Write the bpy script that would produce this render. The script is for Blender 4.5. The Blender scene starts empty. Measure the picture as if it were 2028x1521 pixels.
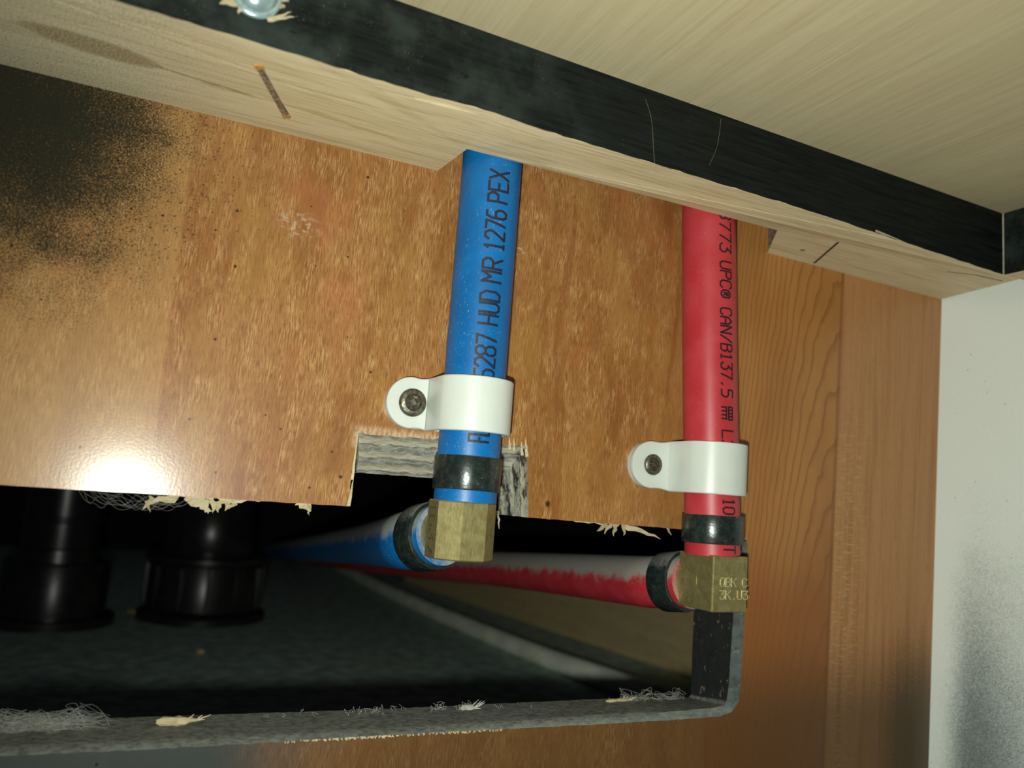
import bpy, bmesh, math, random
from mathutils import Vector, Matrix
from mathutils.geometry import tessellate_polygon

# ---------------------------------------------------------------- camera, light, exposure
# Working units are millimetres, written to the scene in metres.  x runs along the panel,
# y into the panel (its face is y = 0), z is up (the cavity floor is z = 0).
MM = 0.001
scn = bpy.context.scene
COL = scn.collection
CAM = Vector((0.0, -190.0, 109.0))
FPX = 1591.4163
AX = Vector((0.90592277, 0.12332666, 0.40508576))     # world x, y, z seen from the camera (right, down, forward)
AY = Vector((-0.41699013, 0.09345351, 0.90409384))
AZ = Vector((0.07364219, -0.98795596, 0.13608766))

cam_d = bpy.data.cameras.new('camera')
cam = bpy.data.objects.new('camera', cam_d)
COL.objects.link(cam)
cam_d.sensor_width = 36.0
cam_d.lens = FPX / 2028.0 * 36.0
cam_d.clip_start = 0.002
cam_d.clip_end = 20.0
right = Vector((AX[0], AY[0], AZ[0])); down = Vector((AX[1], AY[1], AZ[1])); fwd = Vector((AX[2], AY[2], AZ[2]))
m = Matrix((right, -down, -fwd)).transposed().to_4x4()
m.translation = CAM * MM
cam.matrix_world = m
cam_d.dof.use_dof = True
cam_d.dof.focus_distance = 0.205
cam_d.dof.aperture_fstop = 14.0
scn.camera = cam
scn.cycles.max_bounces = 6

world = bpy.data.worlds.new('world'); scn.world = world
world.use_nodes = True
world.node_tree.nodes['Background'].inputs[0].default_value = (0.8, 0.9, 1.0, 1)
world.node_tree.nodes['Background'].inputs[1].default_value = 0.006

# the phone's own flash, a couple of centimetres from its lens
fl = bpy.data.lights.new('phone_flash', 'SPOT')
fl.energy = 1.75
fl.color = (0.955, 1.0, 0.90)
fl.spot_size = math.radians(132.0)
fl.spot_blend = 1.0
fl.shadow_soft_size = 0.0028
flo = bpy.data.objects.new('phone_flash', fl)
flo.location = Vector((-6.0, -191.0, 96.5)) * MM
_r = Vector((1380 - 1014.0, 720 - 760.5, FPX))
flo.rotation_euler = Vector((_r.dot(AX), _r.dot(AY), _r.dot(AZ))).to_track_quat('-Z', 'Y').to_euler()
COL.objects.link(flo)

vs = scn.view_settings
vs.view_transform = 'Standard'; vs.look = 'None'; vs.gamma = 1.0; vs.use_curve_mapping = False
vs.exposure = 0.22

# ---------------------------------------------------------------- helpers
rnd = random.Random(7)
def ray(px, py):
    r = Vector((px - 1014.0, py - 760.5, FPX))
    return Vector((r.dot(AX), r.dot(AY), r.dot(AZ)))
def atY(px, py, y):
    r = ray(px, py); return CAM + r * ((y - CAM.y) / r.y)
def atZ(px, py, z):
    r = ray(px, py); return CAM + r * ((z - CAM.z) / r.z)

def tag(o, label=None, cat=None, group=None, kind=None):
    if label: o['label'] = label
    if cat: o['category'] = cat
    if group: o['group'] = group
    if kind: o['kind'] = kind
    return o
def empty(name, loc):
    o = bpy.data.objects.new(name, None); COL.objects.link(o)
    o.location = Vector(loc) * MM; o.empty_display_size = 0.01
    return o
def origin_of(o):
    p = Vector((0, 0, 0))
    while o is not None:
        p = p + o.location; o = o.parent
    return p
def mesh(name, verts, faces, mats, parent=None, smooth=False, fm=None, loc=None):
    """verts in world millimetres -> one mesh object (loc: its own origin, in mm)."""
    if not isinstance(mats, (list, tuple)): mats = [mats]
    base = origin_of(parent) if parent else Vector((0, 0, 0))
    own = Vector(loc) * MM - base if loc is not None else Vector((0, 0, 0))
    me = bpy.data.meshes.new(name)
    me.from_pydata([tuple(Vector(v) * MM - base - own) for v in verts], [], faces)
    for mt in mats: me.materials.append(mt)
    if fm: me.polygons.foreach_set('material_index', fm)
    bm = bmesh.new(); bm.from_mesh(me)
    bmesh.ops.recalc_face_normals(bm, faces=bm.faces); bm.to_mesh(me); bm.free()
    if smooth is True: me.polygons.foreach_set('use_smooth', [True] * len(me.polygons))
    elif smooth: 
        me.polygons.foreach_set('use_smooth', [True] * len(me.polygons))
        me.set_sharp_from_angle(angle=math.radians(smooth))
    me.update()
    o = bpy.data.objects.new(name, me); COL.objects.link(o)
    o.location = own
    if parent: o.parent = parent
    return o

class G:
    """a small geometry collector in millimetres"""
    def __init__(s): s.v = []; s.f = []; s.m = []
    def add(s, v, f, mi=0):
        b = len(s.v); s.v += [Vector(p) for p in v]; s.f += [tuple(i + b for i in q) for q in f]; s.m += [mi] * len(f); return s
    def make(s, name, mats, parent=None, smooth=False, loc=None):
        return mesh(name, s.v, s.f, mats, parent, smooth, s.m, loc)
def frames(pts):
    pts = [Vector(p) for p in pts]; T = []
    for i in range(len(pts)):
        a = pts[max(0, i - 1)]; b = pts[min(len(pts) - 1, i + 1)]
        T.append((b - a).normalized() if (b - a).length > 1e-9 else Vector((0, 0, 1)))
    n = T[0].orthogonal().normalized(); out = []
    for t in T:
        n = (n - t * n.dot(t)).normalized(); out.append((n, t.cross(n)))
    return out
def sweep(g, pts, rad, seg=32, cap=True, mi=0):
    fr = frames(pts); v = []; f = []
    for i, p in enumerate(pts):
        r = rad[i] if isinstance(rad, (list, tuple)) else rad
        a, b = fr[i]
        for k in range(seg):
            t = 2 * math.pi * k / seg
            v.append(Vector(p) + (a * math.cos(t) + b * math.sin(t)) * r)
    for i in range(len(pts) - 1):
        for k in range(seg):
            k2 = (k + 1) % seg
            f.append((i * seg + k, i * seg + k2, (i + 1) * seg + k2, (i + 1) * seg + k))
    if cap:
        f.append(tuple(range(seg))[::-1]); f.append(tuple((len(pts) - 1) * seg + k for k in range(seg)))
    return g.add(v, f, mi)
def lathe(g, origin, axis, prof, seg=40, mi=0, cap=True, rot=0.0):
    o = Vector(origin); d = Vector(axis).normalized()
    a = Vector((0, -1, 0)); a = a - d * a.dot(d)
    if a.length < 0.1: a = Vector((0, 0, 1)) - d * d.z
    a.normalize(); b = d.cross(a); v = []; f = []
    for t, r in prof:
        for k in range(seg):
            q = 2 * math.pi * k / seg + rot
            v.append(o + d * t + (a * math.cos(q) + b * math.sin(q)) * r)
    for i in range(len(prof) - 1):
        for k in range(seg):
            k2 = (k + 1) % seg
            f.append((i * seg + k, i * seg + k2, (i + 1) * seg + k2, (i + 1) * seg + k))
    if cap:
        f.append(tuple(range(seg))[::-1]); f.append(tuple((len(prof) - 1) * seg + k for k in range(seg)))
    return g.add(v, f, mi)
def spline(pts, n=12):
    P = [Vector(p) for p in pts]; out = []
    for i in range(len(P) - 1):
        p0 = P[max(0, i - 1)]; p1 = P[i]; p2 = P[i + 1]; p3 = P[min(len(P) - 1, i + 2)]
        for k in range(n):
            t = k / n
            out.append(0.5 * ((2 * p1) + (p2 - p0) * t + (2 * p0 - 5 * p1 + 4 * p2 - p3) * t * t + (3 * p1 - p0 - 3 * p2 + p3) * t ** 3))
    out.append(P[-1]); return out
def boxg(g, c, ax, ay, az, bev=0.3, mi=0):
    """box with centre c and half-axis vectors, edges chamfered"""
    bm = bmesh.new(); bmesh.ops.create_cube(bm, size=2.0)
    L = [ax.length, ay.length, az.length]
    for v in bm.verts: v.co = Vector((v.co.x * L[0], v.co.y * L[1], v.co.z * L[2]))
    bmesh.ops.bevel(bm, geom=bm.edges[:], offset=bev, segments=2, affect='EDGES', profile=0.5)
    X, Y, Z = ax.normalized(), ay.normalized(), az.normalized()
    bm.verts.index_update()
    v = [Vector(c) + X * q.co.x + Y * q.co.y + Z * q.co.z for q in bm.verts]
    f = [tuple(q.index for q in p.verts) for p in bm.faces]; bm.free()
    return g.add(v, f, mi)

# ---------------------------------------------------------------- node materials
class M:
    def __init__(s, name):
        s.m = bpy.data.materials.new(name); s.m.use_nodes = True
        s.nt = s.m.node_tree; s.b = s.nt.nodes['Principled BSDF']
    def new(s, t, **kw):
        n = s.nt.nodes.new(t)
        for k, v in kw.items(): setattr(n, k, v)
        return n
    def put(s, sock, v):
        if v is None: return
        if isinstance(v, bpy.types.NodeSocket): s.nt.links.new(v, sock)
        elif isinstance(v, (tuple, list)) and len(v) == 3 and sock.type == 'RGBA': sock.default_value = (*v, 1)
        else: sock.default_value = v
    def co(s, off=None):                         # object coordinates in millimetres
        n = s.new('ShaderNodeTexCoord'); k = s.new('ShaderNodeVectorMath', operation='SCALE')
        s.put(k.inputs[0], n.outputs['Object']); k.inputs['Scale'].default_value = 1000.0
        if off:
            a = s.new('ShaderNodeVectorMath', operation='ADD'); s.put(a.inputs[0], k.outputs[0]); a.inputs[1].default_value = off
            return a.outputs[0]
        return k.outputs[0]
    def mp(s, v, scale=(1, 1, 1), loc=(0, 0, 0), rot=(0, 0, 0)):
        n = s.new('ShaderNodeMapping'); s.put(n.inputs[0], v)
        n.inputs['Scale'].default_value = scale; n.inputs['Location'].default_value = loc; n.inputs['Rotation'].default_value = rot
        return n.outputs[0]
    def noise(s, v, scale=1.0, detail=3.0, rough=0.55, dist=0.0):
        n = s.new('ShaderNodeTexNoise'); s.put(n.inputs['Vector'], v)
        n.inputs['Scale'].default_value = scale; n.inputs['Detail'].default_value = detail
        n.inputs['Roughness'].default_value = rough; n.inputs['Distortion'].default_value = dist
        return n.outputs['Fac']
    def voro(s, v, scale=1.0, out='Distance'):
        n = s.new('ShaderNodeTexVoronoi'); s.put(n.inputs['Vector'], v); n.inputs['Scale'].default_value = scale
        return n.outputs[out]
    def math(s, op, a, b=None, c=None, clamp=False):
        n = s.new('ShaderNodeMath', operation=op, use_clamp=clamp)
        s.put(n.inputs[0], a)
        if b is not None: s.put(n.inputs[1], b)
        if c is not None: s.put(n.inputs[2], c)
        return n.outputs[0]
    def ss(s, x, a, b, lo=0.0, hi=1.0):          # smooth step from a to b
        n = s.new('ShaderNodeMapRange', interpolation_type='SMOOTHSTEP'); s.put(n.inputs[0], x)
        n.inputs[1].default_value = a; n.inputs[2].default_value = b; n.inputs[3].default_value = lo; n.inputs[4].default_value = hi
        return n.outputs[0]
    def xyz(s, v):
        n = s.new('ShaderNodeSeparateXYZ'); s.put(n.inputs[0], v); return n.outputs
    def vec(s, x, y, z):
        n = s.new('ShaderNodeCombineXYZ'); s.put(n.inputs[0], x); s.put(n.inputs[1], y); s.put(n.inputs[2], z); return n.outputs[0]
    def ramp(s, f, stops):
        n = s.new('ShaderNodeValToRGB'); s.put(n.inputs[0], f); e = n.color_ramp.elements
        while len(e) < len(stops): e.new(0.5)
        for q, (p, c) in zip(e, stops): q.position = p; q.color = (*c, 1)
        return n.outputs[0]
    def mix(s, f, a, b, mode='MIX'):
        n = s.new('ShaderNodeMix', data_type='RGBA', blend_type=mode); s.put(n.inputs[0], f); s.put(n.inputs[6], a); s.put(n.inputs[7], b)
        return n.outputs[2]
    def bump(s, h, strength=0.3, dist=0.1, normal=None):
        n = s.new('ShaderNodeBump'); s.put(n.inputs['Height'], h)
        n.inputs['Strength'].default_value = strength; n.inputs['Distance'].default_value = dist * MM
        if normal: s.put(n.inputs['Normal'], normal)
        return n.outputs[0]
    def up(s):                                   # how far the surface faces up
        g = s.new('ShaderNodeNewGeometry'); return s.xyz(g.outputs['Normal'])[2]
    def out(s, col=None, rough=0.5, metal=0.0, spec=0.5, normal=None, coat=0.0, coat_rough=0.2, sub=0.0, sub_r=(1, 1, 1), sub_s=0.002):
        b = s.b.inputs
        s.put(b['Base Color'], col); s.put(b['Roughness'], rough); s.put(b['Metallic'], metal); s.put(b['Specular IOR Level'], spec)
        s.put(b['Normal'], normal); s.put(b['Coat Weight'], coat); s.put(b['Coat Roughness'], coat_rough)
        if sub: b['Subsurface Weight'].default_value = sub; b['Subsurface Radius'].default_value = sub_r; b['Subsurface Scale'].default_value = sub_s
        return s.m
def blob(M_, x, z, cx, cz, rx, rz):
    """distance from (cx, cz) in units of the two radii"""
    a = M_.math('DIVIDE', M_.math('SUBTRACT', x, cx), rx); b = M_.math('DIVIDE', M_.math('SUBTRACT', z, cz), rz)
    return M_.math('SQRT', M_.math('ADD', M_.math('MULTIPLY', a, a), M_.math('MULTIPLY', b, b)))

def mat_cherry():
    s = M('cherry_veneer'); c = s.co(); X, Y, Z = s.xyz(c)
    xr = s.math('ADD', X, s.math('MULTIPLY', Z, -0.03))                       # the veneer was laid a touch off plumb
    v = s.vec(xr, 0.0, Z)
    warp = s.noise(s.mp(v, (0.03, 1, 0.012)), 1.0, 3.0)
    xw = s.math('ADD', xr, s.math('MULTIPLY', s.math('SUBTRACT', warp, 0.5), 9.0))
    vw = s.vec(xw, 0.0, Z)
    big = s.noise(s.mp(vw, (0.07, 1, 0.018)), 1.0, 4.0, 0.6)
    mid = s.noise(s.mp(vw, (0.32, 1, 0.10)), 1.0, 5.0, 0.68)
    fib = s.noise(s.mp(vw, (3.6, 1, 0.30)), 1.0, 3.0, 0.65)
    pore = s.noise(s.mp(vw, (6.0, 1, 0.42)), 1.0, 2.0, 0.5)
    col = s.ramp(big, [(0.28, (0.205, 0.080, 0.022)), (0.47, (0.305, 0.132, 0.038)), (0.62, (0.36, 0.172, 0.056)), (0.78, (0.27, 0.110, 0.033))])
    # shimmering golden flecks
    fl_ = s.math('MULTIPLY', s.ss(mid, 0.42, 0.66), s.ss(fib, 0.46, 0.60))
    figz = s.ss(X, 118.0, 158.0, 1.0, 0.15)
    fl_ = s.math('MULTIPLY', fl_, figz)
    col = s.mix(s.math('MULTIPLY', fl_, 0.68), col, (0.58, 0.37, 0.15))
    dk = s.math('MULTIPLY', s.ss(fib, 0.52, 0.38), s.ss(X, 100.0, 170.0, 0.72, 0.2))
    col = s.mix(dk, col, (0.20, 0.070, 0.016))
    col = s.mix(s.math('MULTIPLY', s.ss(pore, 0.40, 0.30), s.ss(X, 120.0, 165.0, 0.6, 0.1)), col, (0.12, 0.04, 0.012))
    ol = s.noise(s.mp(vw, (0.05, 1, 0.03), loc=(11, 0, 2)), 1.0, 4.0, 0.6)
    col = s.mix(s.math('MULTIPLY', s.ss(ol, 0.50, 0.66), 0.40), col, (0.36, 0.19, 0.045))
    col = s.mix(s.math('MULTIPLY', s.ss(ol, 0.46, 0.32), 0.35), col, (0.40, 0.125, 0.045))
    # dark sap streaks near the middle
    st = s.noise(s.mp(vw, (0.14, 1, 0.010), loc=(3.1, 0, 7.7)), 1.0, 2.0, 0.5)
    col = s.mix(s.math('MULTIPLY', s.ss(st, 0.60, 0.68), 0.5), col, (0.20, 0.062, 0.014))
    # the longer dark growth lines, each a gently bowed band broken up by the figure
    for (pa, pb, pc, wd, k) in (((812, 420), (742, 620), (652, 965), 2.6, 0.50), ((700, 480), (640, 700), (575, 980), 1.6, 0.28), ((560, 330), (505, 560), (430, 900), 1.5, 0.22), ((1108, 345), (1085, 560), (1068, 780), 1.8, 0.40),
                                ((1190, 400), (1150, 640), (1120, 1000), 1.4, 0.30), ((1300, 460), (1290, 700), (1282, 1020), 2.2, 0.30), ((880, 420), (850, 600), (800, 740), 1.8, 0.35), ((330, 420), (300, 620), (262, 860), 1.8, 0.22)):
        A, B, C = atY(*pa, 0), atY(*pb, 0), atY(*pc, 0)
        def li(z, P, Q, S): return s.math('MULTIPLY', s.math('MULTIPLY', s.math('SUBTRACT', z, Q.z), s.math('SUBTRACT', z, S.z)), P.x / ((P.z - Q.z) * (P.z - S.z)))
        xc = s.math('ADD', s.math('ADD', li(Z, A, B, C), li(Z, B, A, C)), li(Z, C, A, B))
        dd = s.math('ABSOLUTE', s.math('SUBTRACT', s.math('ADD', X, s.math('MULTIPLY', s.math('SUBTRACT', s.noise(s.mp(v, (0.2, 1, 0.06)), 1.0, 3.0), 0.5), 5.0)), xc))
        ends = s.math('MULTIPLY', s.ss(Z, C.z - 8, C.z + 8), s.ss(Z, A.z + 8, A.z - 8))
        col = s.mix(s.math('MULTIPLY', s.math('MULTIPLY', s.ss(dd, wd, 0.1), ends), s.math('MULTIPLY', s.ss(mid, 0.3, 0.6, 1.0, 0.45), k)), col, (0.19, 0.068, 0.014))
    # cathedral grain between the red line and the next veneer strip
    x0 = 203.0
    dx = s.math('SUBTRACT', X, x0)
    q = s.math('ADD', Z, s.math('MULTIPLY', s.math('MULTIPLY', dx, dx), 0.13))
    q = s.math('ADD', q, s.math('MULTIPLY', s.math('SUBTRACT', s.noise(s.mp(v, (0.10, 1, 0.05)), 1.0, 3.0), 0.5), 26.0))
    rings = s.math('FRACT', s.math('DIVIDE', q, 17.0))
    line = s.math('MULTIPLY', s.ss(rings, 0.62, 0.97), s.ss(rings, 1.0, 0.985))
    cmask = s.math('MULTIPLY', s.ss(X, 147.0, 160.0), s.ss(xr, 196.5, 195.5))
    right_base = s.ramp(big, [(0.25, (0.36, 0.145, 0.034)), (0.6, (0.45, 0.200, 0.052)), (0.85, (0.40, 0.15, 0.038))])
    col = s.mix(s.math('MULTIPLY', cmask, 0.75), col, right_base)
    col = s.mix(s.math('MULTIPLY', s.math('MULTIPLY', line, cmask), 0.62), col, (0.21, 0.078, 0.018))
    # reddish low part left of the strip seam
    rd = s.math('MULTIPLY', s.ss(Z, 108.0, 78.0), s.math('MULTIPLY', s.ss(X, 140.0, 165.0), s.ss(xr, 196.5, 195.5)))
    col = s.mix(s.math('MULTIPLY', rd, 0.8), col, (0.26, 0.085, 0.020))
    # next strip: paler, ray fleck across the grain
    pm = s.ss(xr, 195.5, 196.3)
    ray_ = s.noise(s.mp(v, (0.28, 1, 1.3)), 1.0, 3.0, 0.6)
    pz = s.noise(s.mp(v, (0.22, 1, 0.01)), 1.0, 3.0, 0.6)
    pale = s.ramp(pz, [(0.30, (0.33, 0.135, 0.042)), (0.5, (0.46, 0.225, 0.085)), (0.7, (0.40, 0.165, 0.055))])
    pale = s.mix(s.math('MULTIPLY', s.ss(ray_, 0.5, 0.64), s.math('MULTIPLY', s.ss(Z, 160.0, 120.0), s.ss(xr, 214.0, 202.0))), pale, (0.50, 0.28, 0.12))
    pale = s.mix(s.math('MULTIPLY', s.ss(fib, 0.5, 0.38), 0.25), pale, (0.24, 0.09, 0.03))
    col = s.mix(pm, col, pale)
    col = s.mix(s.math('MULTIPLY', s.math('MULTIPLY', s.ss(xr, 194.2, 195.3), s.ss(xr, 196.6, 195.6)), 0.55), col, (0.19, 0.07, 0.02))
    # first strip, far end: yellower
    lm = s.ss(X, 2.2, 1.2)
    col = s.mix(s.math('MULTIPLY', lm, 0.45), col, s.mix(fib, (0.34, 0.17, 0.05), (0.60, 0.37, 0.14)))
    # black overspray, speckled at its rim
    grit = s.noise(v, 3.0, 2.0, 0.7)
    grit2 = s.noise(v, 1.4, 3.0, 0.7)
    p = atY(0, 215, 0); d = blob(s, X, Z, p.x, p.z, 40.0, 43.0)
    e = s.math('ADD', d, s.math('MULTIPLY', s.math('SUBTRACT', s.noise(v, 0.09, 3.0), 0.5), 0.8))
    t = s.ss(e, 0.0, 1.8, 0.70, 0.20)
    spray = s.ss(s.math('SUBTRACT', t, s.math('ADD', s.math('MULTIPLY', grit, 0.7), s.math('MULTIPLY', grit2, 0.3))), -0.13, 0.13)
    spray = s.math('MULTIPLY', spray, 0.97)
    col = s.mix(spray, col, (0.014, 0.019, 0.014))
    # slate overspray below the opening
    t2 = s.math('MULTIPLY', s.ss(Z, 57.0, 54.0), s.ss(s.math('ADD', X, s.math('MULTIPLY', s.noise(v, 0.08), 24.0)), 74.0, 30.0))
    col = s.mix(s.math('MULTIPLY', t2, 0.94), col, (0.030, 0.058, 0.066))
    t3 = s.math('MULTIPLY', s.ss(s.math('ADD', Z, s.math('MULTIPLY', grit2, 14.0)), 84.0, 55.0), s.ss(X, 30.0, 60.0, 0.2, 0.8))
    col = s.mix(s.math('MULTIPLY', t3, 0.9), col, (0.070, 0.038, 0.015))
    p = atY(1790, 1470, 0); d = blob(s, X, Z, p.x + 4.0, p.z - 6.0, 24.0, 62.0)
    t4 = s.ss(s.math('SUBTRACT', s.ss(d, 0.0, 1.25, 0.66, 0.12), s.math('ADD', s.math('MULTIPLY', grit, 0.55), s.math('MULTIPLY', grit2, 0.45))), -0.24, 0.20)
    col = s.mix(s.math('MULTIPLY', t4, 0.72), col, (0.045, 0.040, 0.020))
    # black droplets of the spray
    vd = s.voro(s.mp(v, (0.24, 1, 0.24)), 1.0); sz = s.noise(s.mp(v, (0.24, 1, 0.24), loc=(9, 0, 4)), 1.0, 0.0)
    dots = s.math('MULTIPLY', s.ss(s.math('SUBTRACT', vd, s.math('MULTIPLY', s.math('SUBTRACT', sz, 0.45), 0.22)), 0.055, 0.035), s.ss(X, 64.0, 45.0))
    col = s.mix(s.math('MULTIPLY', dots, 0.9), col, (0.014, 0.012, 0.008))
    vd2 = s.voro(s.mp(v, (0.75, 1, 0.75), loc=(2, 0, 5)), 1.0)
    pd = atY(270, 330, 0)
    dots2 = s.math('MULTIPLY', s.ss(vd2, 0.21, 0.13), s.ss(blob(s, X, Z, pd.x, pd.z, 34.0, 38.0), 1.2, 0.3))
    col = s.mix(s.math('MULTIPLY', dots2, 0.8), col, (0.02, 0.016, 0.010))
    # bruised pale veneer above the notch
    na = atY(705, 857, 0); nb2 = atY(880, 866, 0)
    hz = s.math('SUBTRACT', Z, na.z)
    br = s.math('MULTIPLY', s.math('MULTIPLY', s.ss(hz, 2.6, 0.6), s.math('MULTIPLY', s.ss(X, na.x - 1.5, na.x + 0.5), s.ss(X, nb2.x + 2, nb2.x - 2))), s.ss(hz, -4.0, -3.0))
    col = s.mix(s.math('MULTIPLY', br, s.ss(s.noise(s.mp(v, (1.2, 1, 0.5)), 1.0, 3.0), 0.35, 0.6, 0.2, 0.75)), col, (0.62, 0.46, 0.30))
    # small knot and scuffs
    p = atY(1085, 998, 0); d = blob(s, X, Z, p.x, p.z, 0.7, 0.9)
    col = s.mix(s.ss(d, 1.5, 0.4), col, (0.05, 0.018, 0.006))
    for (a, b_, r1, r2, k) in ((590, 445, 7.0, 4.5, 0.35), (1030, 500, 2.0, 3.0, 0.4)):
        p = atY(a, b_, 0); d = blob(s, X, Z, p.x, p.z, r1, r2)
        scr = s.ss(s.noise(s.mp(v, (0.5, 1, 0.9), rot=(0, 0.7, 0)), 1.0, 3.0), 0.48, 0.62)
        col = s.mix(s.math('MULTIPLY', s.math('MULTIPLY', s.ss(d, 1.0, 0.2), scr), k), col, (0.75, 0.66, 0.5))
    h = s.math('ADD', s.math('MULTIPLY', fib, 0.7), s.math('MULTIPLY', pore, 0.35))
    h = s.math('ADD', h, s.math('MULTIPLY', s.noise(v, 2.2, 2.0), 0.45))
    nb = s.bump(h, 0.55, 0.055)
    rg = s.math('ADD', 0.42, s.math('MULTIPLY', spray, 0.35))
    fine = s.bump(s.math('ADD', s.noise(v, 1.7, 2.0), s.math('MULTIPLY', fib, 0.5)), 0.22, 0.05)
    s.put(s.b.inputs['Coat Normal'], fine)
    return s.out(col, rg, spec=s.math('SUBTRACT', 0.20, s.math('MULTIPLY', spray, 0.17)), normal=nb, coat=s.math('SUBTRACT', 0.55, s.math('MULTIPLY', spray, 0.5)), coat_rough=0.2)

def mat_pale_wood(name, axis, a, b, dark, stain=False, rough=0.62, fine=1.0, cont=1.0):
    s = M(name); c = s.co((60.0, 0.0, 190.0) if stain else None); X, Y, Z = s.xyz(c)
    L = 0.03; W = 0.8 * fine
    sc = {'x': (L, W, W), 'y': (W, L, W), 'z': (W, W, L)}[axis]
    big = s.noise(s.mp(c, tuple(q * 0.22 for q in sc)), 1.0, 3.0)
    fib = s.noise(s.mp(c, tuple(q * 2.2 for q in sc)), 1.0, 3.0, 0.62)
    lines = s.noise(s.mp(c, tuple(q * 0.7 for q in sc), loc=(5, 5, 5)), 1.0, 2.0)
    col = s.mix(s.ss(big, 0.3, 0.7), a, b)
    col = s.mix(s.math('MULTIPLY', s.ss(fib, 0.52, 0.33), 0.45 * cont), col, dark)
    col = s.mix(s.math('MULTIPLY', s.ss(lines, 0.60, 0.68), 0.35 * cont), col, dark)
    if stain:
        wob = s.math('MULTIPLY', s.math('SUBTRACT', s.noise(s.mp(c, (0.12, 0.4, 0.4)), 1.0, 3.0), 0.5), 1.1)
        # long amber resin streak on the underside, tapering to a crack
        A = atZ(60, 52, 190); B = atZ(300, 128, 190); E_ = atZ(860, 262, 190)
        dirv = (B - A); ang = math.atan2(dirv.y, dirv.x); mid = (A + B) / 2; hl = dirv.length / 2 * 1.1
        dx = s.math('SUBTRACT', X, mid.x); dy = s.math('SUBTRACT', Y, mid.y)
        u = s.math('ADD', s.math('MULTIPLY', dx, math.cos(ang)), s.math('MULTIPLY', dy, math.sin(ang)))
        w = s.math('SUBTRACT', s.math('MULTIPLY', dy, math.cos(ang)), s.math('MULTIPLY', dx, math.sin(ang)))
        uu = s.math('DIVIDE', u, hl); ww = s.math('DIVIDE', w, 3.4)
        d = s.math('ADD', s.math('SQRT', s.math('ADD', s.math('MULTIPLY', uu, uu), s.math('MULTIPLY', ww, ww))), s.math('MULTIPLY', wob, 0.35))
        col = s.mix(s.math('MULTIPLY', s.ss(d, 1.05, 0.85), 0.9), col, (0.33, 0.215, 0.07))
        col = s.mix(s.math('MULTIPLY', s.math('MULTIPLY', s.ss(d, 1.15, 1.02), s.ss(d, 0.90, 1.0)), 0.5), col, (0.26, 0.15, 0.05))
        wl = s.math('ADD', w, s.math('MULTIPLY', wob, 3.0))
        ln = s.math('MULTIPLY', s.ss(s.math('ABSOLUTE', wl), 0.7, 0.15), s.math('MULTIPLY', s.ss(u, hl * 0.8, hl), s.ss(u, hl * 3.0, hl * 2.2)))
        col = s.mix(s.math('MULTIPLY', ln, 0.75), col, (0.27, 0.16, 0.06))
        ln2 = s.math('MULTIPLY', s.ss(s.math('ABSOLUTE', s.math('ADD', wl, 1.6)), 1.1, 0.2), s.math('MULTIPLY', s.ss(u, hl * 2.6, hl * 3.2), s.ss(u, hl * 6.0, hl * 5.0)))
        col = s.mix(s.math('MULTIPLY', ln2, 0.55), col, (0.45, 0.33, 0.10))
        # weathered grey towards the free end, speckled with paint dust
        gr = s.noise(c, 2.4, 3.0, 0.7)
        we = s.ss(X, 22.0, -22.0)
        col = s.mix(s.math('MULTIPLY', we, s.ss(gr, 0.44, 0.62, 0.0, 0.6)), col, (0.66, 0.68, 0.56))
        col = s.mix(s.math('MULTIPLY', we, s.ss(gr, 0.50, 0.34, 0.0, 0.85)), col, (0.20, 0.16, 0.08))
    h = s.math('ADD', fib, s.math('MULTIPLY', s.noise(c, 3.0, 2.0), 0.4))
    return s.out(col, rough, spec=0.3, normal=s.bump(h, 0.5, 0.06))

def mat_black_paint():
    s = M('black_paint_on_wood'); c = s.co((60.0, 0.0, 190.0)); X, Y, Z = s.xyz(c)
    fib = s.noise(s.mp(c, (0.05, 1.1, 1.1)), 1.0, 4.0, 0.6)
    pit = s.noise(s.mp(c, (0.22, 0.8, 0.8)), 1.0, 3.0, 0.6)
    sm = s.noise(c, 0.09, 4.0, 0.6)
    col = s.ramp(fib, [(0.30, (0.004, 0.005, 0.005)), (0.55, (0.009, 0.012, 0.011)), (0.75, (0.014, 0.017, 0.014))])
    col = s.mix(s.math('MULTIPLY', s.ss(X, 120.0, 20.0), s.ss(sm, 0.4, 0.7)), col, (0.030, 0.042, 0.037))
    col = s.mix(s.math('MULTIPLY', s.ss(pit, 0.36, 0.28), 0.8), col, (0.004, 0.005, 0.004))
    dust = s.math('MULTIPLY', s.ss(s.noise(c, 2.6, 2.0, 0.6), 0.66, 0.74), s.ss(s.noise(c, 0.12, 3.0), 0.5, 0.66))
    dust = s.math('MULTIPLY', dust, s.ss(X, 90.0, 25.0, 0.25, 1.0))
    col = s.mix(s.math('MULTIPLY', dust, 0.6), col, (0.38, 0.40, 0.35))
    h = s.math('ADD', fib, s.math('MULTIPLY', pit, 0.6))
    return s.out(col, 0.6, spec=0.14, normal=s.bump(h, 0.6, 0.12))

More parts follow.
